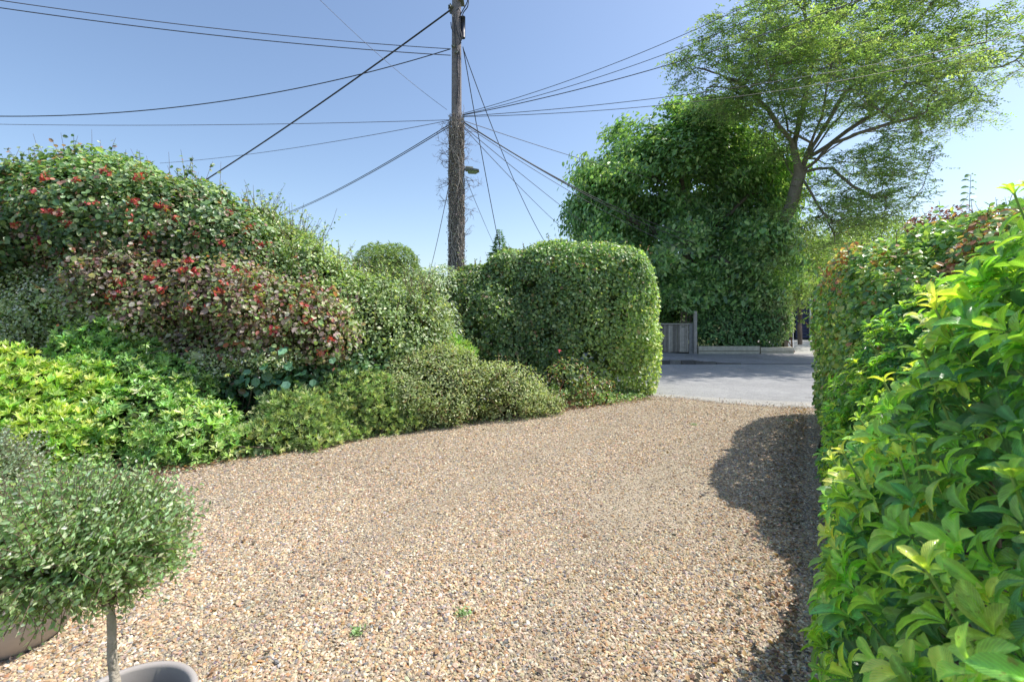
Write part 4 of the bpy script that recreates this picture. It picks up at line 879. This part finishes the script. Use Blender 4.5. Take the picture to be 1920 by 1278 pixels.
add_leaves(mb, X, np.array([0, 0, 1.0])+rng.normal(size=(nb_, 3))*0.3, dirs, rl_*0.8+0.05, 0.35, palette(nb_, [(0.06,0.13,0.06),(0.09,0.17,0.08)]), LEAF5); mb.build('foliage', M['leaf_matt'], cf)

# far red-tiled house behind the ivy hedge
def house(label, x0, x1, yf, yb, eave, ridge, tile, hip=1.2):
    t = thing('house', ((x0+x1)/2, yf, 0), label, 'house')
    mb = MB(); mb.box(((x0+x1)/2, (yf+yb)/2, eave/2), ((x1-x0)/2, (yb-yf)/2, eave/2)); mb.build('wall', M['render'], t)
    mb = MB(); e = 0.35; ym = (yf+yb)/2; V = [(x0-e,yf-e,eave),(x1+e,yf-e,eave),(x1+e,yb+e,eave),(x0-e,yb+e,eave),(x0+hip,ym,ridge),(x1-hip,ym,ridge)]
    mb.add(V, [[0,1,5,4],[2,3,4,5]], tile); mb.add(V, [[1,2,5],[3,0,4]], tile)
    for q in range(14):                                  # tile courses
        f_ = (q+0.5)/14; z_ = eave+(ridge-eave)*f_
        mb.box(((x0+x1)/2, yf-e+(ym-yf+e)*f_, z_+0.02), ((x1-x0)/2+e-(hip+e)*f_, 0.02, 0.02), 0, np.array(tile)*rng.uniform(0.75, 1.1))
    mb.build('roof', M['tile'], t)
    mb = MB()
    mb.tube([(x0+hip-0.1, ym, ridge+0.03), (x1-hip+0.1, ym, ridge+0.03)], 0.11, 8, np.array(tile)*0.9); mb.build('ridge_tiles', M['tile'], t)
    for wx in np.arange(x0+1.2, x1-0.8, 2.6):
        mb = MB(); mb.box((wx, yf-0.03, eave*0.62), (0.55, 0.03, 0.5)); wn = mb.build('window', M['white'], t)
        mb = MB(); mb.box((wx, yf-0.065, eave*0.62), (0.47, 0.006, 0.42)); g_ = mb.build('pane', M['glass'], wn); 
        g_.location = -np.array(0)*0 if False else g_.location
    return t
hz = 34
x_l = (1028-CX)/F*hz
house('far house with orange-red tiled roof showing above the ivy hedge', x_l-0.8, x_l+9.5, hz, hz+7, 4.6, 1.45+(585-458)/F*(hz+3.5), (0.42,0.19,0.12))

# ================================================================== TREES ACROSS THE ROAD
def wpt(px, py, d): return P(px, py, d)
# broad-leaved tree
WAL = [(0.09,0.18,0.07),(0.12,0.23,0.08),(0.17,0.28,0.10),(0.06,0.13,0.07),(0.23,0.32,0.13)]
wb = P(1300,585,18.6); wb[2] = 0.1
roots = [([wb, P(1300,560,18.6), P(1290,480,18.5), P(1285,400,18.5), P(1275,320,18.5), P(1270,260,18.5)], None),
         ([P(1290,480,18.5), P(1220,430,18.0), P(1150,400,17.8)], 1), ([P(1288,450,18.5), P(1370,400,18.0), P(1420,350,18)], 1), ([P(1285,420,18.5), P(1290,400,16.8), P(1300,420,15.9)], 1), ([P(1285,380,18.5), P(1210,320,18.3), P(1180,280,18.3)], 1), ([P(1290,500,18.5), P(1340,480,17), P(1380,500,16)], 1)]
wo = [(1075,440),(1078,385),(1110,300),(1150,270),(1180,228),(1225,212),(1262,232),(1300,190),(1350,190),(1420,240),(1470,290),(1490,380),(1500,470),(1480,540),(1430,560),(1330,572),(1250,572),(1225,520),(1140,470)]
wl = [PL(a_, b_, 46, 40, 18.0, 0.9) for a_, b_ in [(1105,385),(1130,330),(1165,290),(1205,265),(1260,270),(1310,235),(1370,245),(1105,430)]]
while len(wl) < 82:
    qx, qy = rng.uniform(1070, 1500), rng.uniform(190, 570); rr_ = rng.uniform(22, 46)
    if not inpoly(np.array([qx]), np.array([qy]), wo)[0]: continue
    if min(math.hypot(qx-a_, qy-b_) for a_, b_ in wo) < rr_*0.6: continue
    wl.append(PL(qx, qy, rr_, rr_*0.8, rng.uniform(16.9, 19.3)-(0.9 if qy > 440 else 0), rng.uniform(0.4, 0.9)))
wl += [PL(a_, b_, 50, 42, 19.6, 0.7) for a_, b_ in [(1150,340),(1150,420),(1240,300),(1330,260),(1240,400),(1330,350),(1400,300),(1440,380),(1320,450),(1400,460),(1240,500),(1330,530),(1400,530),(1440,470)]]+[PL(a_, b_, 36, 28, 17.0, 0.6) for a_, b_ in [(1380,545),(1350,500),(1290,550),(1420,540),(1410,500)]]
bigtree('broad_leaved_tree', 'dense rounded tree with large dark green leaves across the road', 'tree', roots, wl, 1750, 0.007, 0.20, 62, 0.16, 0.56, WAL, [3,4,3,2,1.3], ROUND, 'leaf', (0.16,0.13,0.11), 0.23, up=0.35, droop=1.0, rnd=0.5, fill=0.75, backs=[PL(a_, b_, c_, d_, 19.3, 0.7) for a_, b_, c_, d_ in [(1170,370,75,80),(1270,330,80,80),(1360,330,80,80),(1250,450,80,80),(1350,440,90,80),(1430,400,60,80),(1340,530,90,40),(1440,500,50,60)]])
# airy tree: leaning trunk and spreading limbs
rb = P(1408,585,17.5); rb[2] = 0.1
R0 = [rb, P(1416,590,17.5), P(1433,530,17.3), P(1462,440,16.6), P(1487,375,16.4), P(1500,325,16.3)]
limbs = [([P(1495,350,16.35), P(1470,300,16.8), P(1450,260,17.2), P(1470,150,17.3)], 1), ([P(1503,312,16.3), P(1540,220,15.2), P(1560,120,14.3), P(1570,30,13.8)], 1), ([P(1500,330,16.3), P(1560,270,15.2), P(1640,240,14.2), P(1720,220,13.6)], 1), ([P(1484,265,16.0), P(1462,180,15.9), P(1440,90,15.6)], 1), ([P(1505,310,16.3), P(1570,200,16.8), P(1650,90,17.2), P(1700,0,17.4)], 1), ([P(1500,325,16.3), P(1530,380,15.6), P(1560,420,15.2)], 1),
         ([P(1500,325,16.3), P(1484,265,16.0), P(1440,205,15.6), P(1418,175,15.2)], 1), ([P(1487,290,16.2), P(1505,200,16.0), P(1522,120,15.8), P(1510,20,15.5), P(1500,-90,15.2)], 1),
         ([P(1503,315,16.3), P(1545,240,16.0), P(1580,180,15.6), P(1640,120,15.2), P(1720,40,14.8), P(1790,-40,14.5)], 1), ([P(1510,305,16.3), P(1560,235,16.3), P(1600,190,16.5), P(1640,155,16.8), P(1670,120,17)], 1),
         ([P(1515,300,16.3), P(1590,245,15.8), P(1660,200,15.3), P(1700,160,15.0), P(1780,140,14.5), P(1880,125,14.0)], 1), ([P(1518,310,16.3), P(1600,250,16.8), P(1690,240,17.2), P(1760,250,17.4)], 1),
         ([P(1500,320,16.3), P(1560,315,15.6), P(1600,350,15.0), P(1640,370,14.8)], 1), ([P(1440,205,15.6), P(1380,150,14.8), P(1320,130,14.2)], 1), ([P(1510,20,15.5), P(1450,-30,15), P(1400,-20,14.6)], 1), ([P(1522,120,15.8), P(1600,0,15.8), P(1640,-100,15.8)], 1)]
rlz = [PL(1470,410,40,45,15.9,0.6), PL(1440,470,40,40,16.0,0.5), PL(1560,100,130,80,12.6,1.4), PL(1710,150,100,70,12.8,1.4), PL(1470,70,80,60,12.9,1.2), PL(1340,150,85,60,14.4,1.3), PL(1290,110,28,22,14,0.5), PL(1430,130,80,90,15.2,1.6), PL(1480,20,95,80,15.3,2.0), PL(1600,60,110,90,15.4,2.3), PL(1720,60,100,80,15.0,2.2), PL(1830,70,85,50,14.4,1.6), PL(1900,110,60,35,14.0,1.2), PL(1700,180,100,65,15.2,2.0), PL(1780,210,70,45,15.6,1.5), PL(1560,170,90,60,15.8,1.8),
      PL(1600,340,90,60,15.5,1.6), PL(1680,290,80,50,15.4,1.5), PL(1700,-60,150,60,15.2,2.5), PL(1500,-90,130,60,15.3,2.5), PL(1480,240,60,60,15.6,1.2), PL(1350,60,50,40,14.6,0.9), PL(1600,400,75,40,15.2,1.2), PL(1560,430,60,40,16.2,1.2), PL(1385,200,50,35,15,0.9), PL(1690,360,45,35,15,0.9)]
ROB = [(0.14,0.21,0.08),(0.18,0.26,0.10),(0.10,0.16,0.07),(0.24,0.31,0.14),(0.09,0.14,0.07)]
at_ = thing('airy_tree', rb, 'tall airy tree with a leaning trunk and fine feathery leaves reaching over the road', 'tree')
tg = []
wv = np.array([l.r[0]*l.r[2] for l in rlz]); wv = wv/wv.sum()
while len(tg) < 1900:
    l = rlz[rng.choice(len(rlz), p=wv)]; d = unit(rng.normal(size=3)); tg.append(l.c+d*l.r*rng.uniform(0.1, 1)**0.45)
A, par, tips = grow([(R0, None)]+limbs, tg, 0.33, 0.10, 0.10)
mb = MB(); branches(mb, A, par, 0.0062, 0.20, (0.27,0.23,0.20)); mb.build('trunk', M['bark'], at_)
lb = MB(); ni = np.repeat(tips, 6); N = len(ni); S = A[ni]+rng.normal(size=(N, 3))*np.array([0.15, 0.15, 0.07]); td = unit(A[ni]-A[np.maximum(par[ni], 0)]+1e-5)
D = unit(td*0.8+rng.normal(size=(N, 3))*np.array([0.8, 0.8, 0.4])+np.array([0, 0, -0.1])); ln = rng.uniform(0.26, 0.46, N)
cc = palette(N, ROB, [4,4,3,2,1.5], 0.17); k_ = 10
for j in range(k_):
    q = (j+0.8)/k_; sd = unit(np.cross(D, np.array([[0, 0, 1.0]])))*(1 if j % 2 else -1)
    add_leaves(lb, S+D*(ln*q)[:, None]+np.array([0, 0, -1.0])*(ln*q*q*0.4)[:, None], rng.normal(size=(N, 3))*0.4+np.array([0, -0.15, 1.0]), sd+D*0.45, rng.uniform(0.085, 0.12, N), 0.40, cc*(1+rng.normal(size=(N, 1))*0.08), LEAF5)
lb.build('crown', M['leaf_airy'], at_)
sb = MB(); kx = rng.choice(N, 5500, replace=False)
for i in kx: sb.tube([S[i]-D[i]*0.12, S[i]+D[i]*ln[i]*0.5-np.array([0, 0, 0.1*ln[i]]), S[i]+D[i]*ln[i]-np.array([0, 0, 0.4*ln[i]])], 0.0035, 3, (0.2,0.2,0.12), cap=False)
sb.build('leaf_stalks', M['twig'], at_)
# yellow-green shrubby trees behind, beside the garage
yb0 = P(1500,585,20.0); yb0[2] = 0.1
yl = [PL(1490,470,45,60,20,1.2), PL(1530,495,35,42,19.5,1.0), PL(1470,540,40,40,19,0.9), PL(1580,480,60,50,21,1.3), PL(1650,440,70,30,23,1.3)]
bigtree('small_tree', 'yellow-green small-leaved tree beside the dark garage', 'tree', [([yb0, P(1500,540,20), P(1505,470,20)], None)], yl, 330, 0.008, 0.09, 60, 0.11, 0.5, [(0.10,0.17,0.05),(0.15,0.22,0.07),(0.20,0.26,0.10)], None, LEAF5, 'leaf', (0.17,0.13,0.11), 0.33, fill=0.8)
# clipped laurels behind the low wall
ll = [PL(1350,618,48,46,17.1,0.5), PL(1400,620,50,44,17.05,0.4), PL(1440,600,40,52,17.0,0.45), PL(1370,585,70,34,17.2,0.5)]
shrub('laurel_hedge', 'dark glossy laurel hedge behind the low timber edging across the road', 'hedge', ll, (P(1390,600,17.4)[0],17.4,0.05), 0.12, 0.42, [(0.05,0.13,0.035),(0.08,0.18,0.05),(0.12,0.22,0.07),(0.035,0.09,0.03)], None, 420, ROUND, m='leaf_gloss', nst=30, twigs=0, stemcol=(0.22,0.12,0.08), r0=0.025)
ol = [PL(1458,605,26,42,17.0,0.4), PL(1445,560,34,35,16.9,0.45)]
shrub('silvery_bush', 'pale grey-green bush at the corner of the forecourt', 'shrub', ol, (P(1470,600,17.2)[0],17.2,0.05), 0.10, 0.3, [(0.20,0.27,0.10),(0.28,0.34,0.16),(0.14,0.20,0.07)], None, 500, LEAF5, nst=26, twigs=20, stemcol=(0.22,0.13,0.09), r0=0.02)
# dark shrubs behind the gate
gl = [PL(1255,585,34,32,19.6,0.8), PL(1215,560,50,50,19,0.8), PL(1310,590,26,40,18.6,0.5)]
shrub('dark_shrub', 'dark shrub hanging over behind the wooden gate', 'shrub', gl, (P(1255,600,19.5)[0],19.5,0), 0.13, 0.6, WAL, None, 300, ROUND, nst=10, twigs=0)
bgl = [Lump((8,32,1.3), (5,1.0,1.9), 3, 0, 0.15, 1.5), Lump((-12,30,1.5), (14,1.5,2.2), 3, 0, 0.15, 1.0), Lump((-8,19.5,0.9),(12,0.7,1.3),4,0,0.1,1.5)]
for i, l in enumerate(bgl):
    shrub('garden_hedge', ['sunlit garden hedge far behind the wooden gate','far garden hedge behind the left shrubs and pole','roadside hedge across the road behind the ivy hedge'][i], 'hedge', [l], (l.c[0], l.c[1], 0), 0.16, 0.6, [(0.16,0.24,0.07),(0.22,0.30,0.10),(0.09,0.15,0.04)], None, 110, ROUND, nst=8, twigs=0, back=0.1, cored=8)

# ---------------------------------------------------------------- gate, posts, trellis
GD = 16.55
def gx(px, d=GD): return (px-CX)/F*d
gt = thing('wooden_gate', (gx(1265), GD, kz), 'weathered grey close-boarded wooden gate across the road', 'gate')
zt = CH-(607-585)/F*GD
mb = MB(); n = 13; xa, xb_ = gx(1236), gx(1291)
for i in range(n):
    x0 = xa+(xb_-xa)*i/n; x1 = xa+(xb_-xa)*(i+1)/n; g = rng.uniform(0.18, 0.50)
    mb.box(((x0+x1)/2, GD+rng.normal()*0.004, (zt+0.05)/2+rng.normal()*0.004), ((x1-x0)/2-0.004, 0.012, (zt-0.05-0.05)/2), 0, (g, g*0.90, g*0.76))
mb.build('boards', M['wood'], gt)
mb = MB(); mb.box(((xa+xb_)/2, GD-0.03, zt+0.0), ((xb_-xa)/2+0.01, 0.035, 0.022), 0, (0.38,0.35,0.3)); mb.build('rail', M['wood'], gt)
mb = MB(); mb.box(((xa+xb_)/2, GD+0.04, 0.4), ((xb_-xa)/2, 0.02, 0.05), 0, (0.2,0.18,0.16)); mb.build('rail', M['wood'], gt)
mb = MB(); mb.box(((xa+xb_)/2, GD+0.04, 1.0), ((xb_-xa)/2, 0.02, 0.05), 0, (0.2,0.18,0.16)); mb.build('rail', M['wood'], gt)
mb = MB(); mb.box((gx(1281), GD-0.02, zt-0.10), (0.05, 0.008, 0.02)); mb.build('latch', M['metal'], gt)
fp = thing('board_fence', (gx(1300), GD, kz), 'narrow grey boarded fence panel to the right of the gate', 'fence')
mb = MB()
for i in range(3):
    x = gx(1294.0+i*3.1); g = rng.uniform(0.3, 0.45); mb.box((x, GD+0.02, (zt+0.03)/2), (0.025, 0.012, (zt+0.02)/2), 0, (g, g*0.96, g*0.9))
mb.build('boards', M['wood'], fp)
mb = MB(); z2 = CH+(585-583)/F*GD; mb.box((gx(1303), GD-0.02, (z2)/2), (0.05, 0.05, z2/2), 0, (0.42,0.38,0.33)); mb.build('post', M['wood'], fp)
def post(px, d, h, hw, label, col=(0.24,0.22,0.19)):
    mb = MB(); x = (px-CX)/F*d; mb.box((x, d, h/2), (hw, hw, h/2), 0, col); mb.add(np.array([(x-hw-.01,d-hw-.01,h),(x+hw+.01,d-hw-.01,h),(x+hw+.01,d+hw+.01,h),(x-hw-.01,d+hw+.01,h),(x,d,h+0.05)]), [[0,1,4],[1,2,4],[2,3,4],[3,0,4]], col)
    return tag(mb.build('gate_post', M['wood'], origin=(x, d, 0)), label, 'post', 'gate posts')
post(1233.5, GD, 1.42, 0.045, 'slim gate post left of the wooden gate, tight against the ivy hedge')
tr = thing('trellis', (gx(1290), GD+0.9, 0), 'narrow brown timber trellis standing behind the gate', 'trellis')
mb = MB(); zt2 = CH+(585-583)/F*(GD+0.9)+0.02; zb = 0.0
for px in (1278, 1286.5, 1294.5, 1304): mb.box((gx(px, GD+0.9), GD+0.9, zt2/2), (0.022, 0.02, zt2/2), 0, (0.26,0.20,0.16))
for zz_ in np.arange(0.3, zt2, 0.16): mb.box((gx(1291, GD+0.9), GD+0.87, zz_), (0.25, 0.008, 0.012), 0, (0.30,0.24,0.19))
mb.build('lattice', M['wood'], tr)
lf_p = thing('board_fence', (gx(1222), GD, kz), 'grey boarded fence to the left of the gate, mostly hidden by the ivy hedge', 'fence')
mb = MB()
for i in range(46):
    x = gx(1231)-0.05-i*0.13; g = rng.uniform(0.15, 0.26); mb.box((x, GD, (zt-0.02)/2+0.03), (0.06, 0.012, (zt-0.1)/2), 0, (g, g*0.96, g*0.9))
mb.build('boards', M['wood'], lf_p)
# low timber edging
for i, (a, b, h, dz, lab) in enumerate([(1308,1422,0.25,0,'longer pale sleeper edging the bed right of the gate'),(1424,1486,0.21,0.0,'shorter low sleeper edging nearest the forecourt')]):
    mb = MB(); d = 16.5; x0, x1 = gx(a, d), gx(b, d); V0 = mb; m_ = 6
    mb.box(((x0+x1)/2, d, h/2+0.02), ((x1-x0)/2-0.006, 0.09, h/2+0.01), -0.01, (0.52,0.48,0.38), jitter=0.004)
    mb.box(((x0+x1)/2, d-0.094, h*0.5), ((x1-x0)/2-0.02, 0.004, 0.01), -0.01, (0.2,0.18,0.13))
    tag(mb.build('sleeper', M['wood'], origin=((x0+x1)/2, d, 0)), lab, 'garden edging', 'timber edging across the road')
mb = MB(); mb.box((gx(1472,16.9), 16.9, 0.55), (0.05, 0.05, 0.55), 0, (0.20,0.16,0.12)); tag(mb.build('fence_post', M['wood'], origin=(gx(1472,16.9), 16.9, 0)), 'dark timber post among the bushes at the forecourt corner', 'post')
mb = MB(); mb.tube([(gx(1487,17), 17, 0.02), (gx(1487,17), 17, 0.9)], 0.015, 6); tag(mb.build('marker_post', M['white'], origin=(gx(1487,17), 17, 0)), 'thin white stick at the corner of the forecourt', 'post')
# garage: dark boarded outbuilding
gr = thing('garage', (14.9, 25, 0), 'dark navy weatherboarded garage at the end of the forecourt', 'garage')
gy = 25.0; x0, x1 = (1478-CX)/F*gy, 24.0; eave = 2.75
mb = MB(); mb.box(((x0+x1)/2, gy+3.1, eave/2), ((x1-x0)/2, 3.0, eave/2)); mb.build('wall', M['cladblack'], gr)
mb = MB(); z = 0.12
bx0, bx1 = (1492-CX)/F*gy, (1517-CX)/F*gy
while z < 2.1:
    mb.add([(bx0,gy-0.02,z),(bx1,gy-0.02,z),(bx1,gy+0.06,z+0.165),(bx0,gy+0.06,z+0.165),(bx0,gy+0.09,z),(bx1,gy+0.09,z)], [[0,1,2,3],[0,4,5,1]]); z += 0.168
mb.build('door', M['clad'], gr)
mb = MB(); z = 0.1
for (a, b) in ((x0, bx0-0.08), (bx1+0.16, x1)):
    z = 0.1
    while z < eave-0.1:
        mb.add([(a,gy+0.02,z),(b,gy+0.02,z),(b,gy+0.095,z+0.175),(a,gy+0.095,z+0.175)], [[0,1,2,3]]); z += 0.18
mb.build('weatherboards', M['clad'], gr)
mb = MB(); mb.box((bx1+0.05, gy-0.02, 1.1), (0.04, 0.05, 1.1)); mb.build('door_frame', M['white'], gr)
mb = MB(); mb.box(((x0+x1)/2, gy-0.1, 2.32), ((x1-x0)/2, 0.04, 0.07)); mb.build('fascia', M['cladblack'], gr)
mb = MB(); V = [(x0-0.3,gy-0.3,eave),(x1+0.3,gy-0.3,eave),(x1+0.3,gy+6.4,eave),(x0-0.3,gy+6.4,eave),(x0+0.8,gy+3.1,5.6),(x1-0.3,gy+3.1,5.6)]
mb.add(V, [[0,1,5,4],[2,3,4,5]], (0.10,0.06,0.055)); mb.add(V, [[1,2,5],[3,0,4]], (0.10,0.06,0.055)); mb.build('roof', M['tile'], gr)
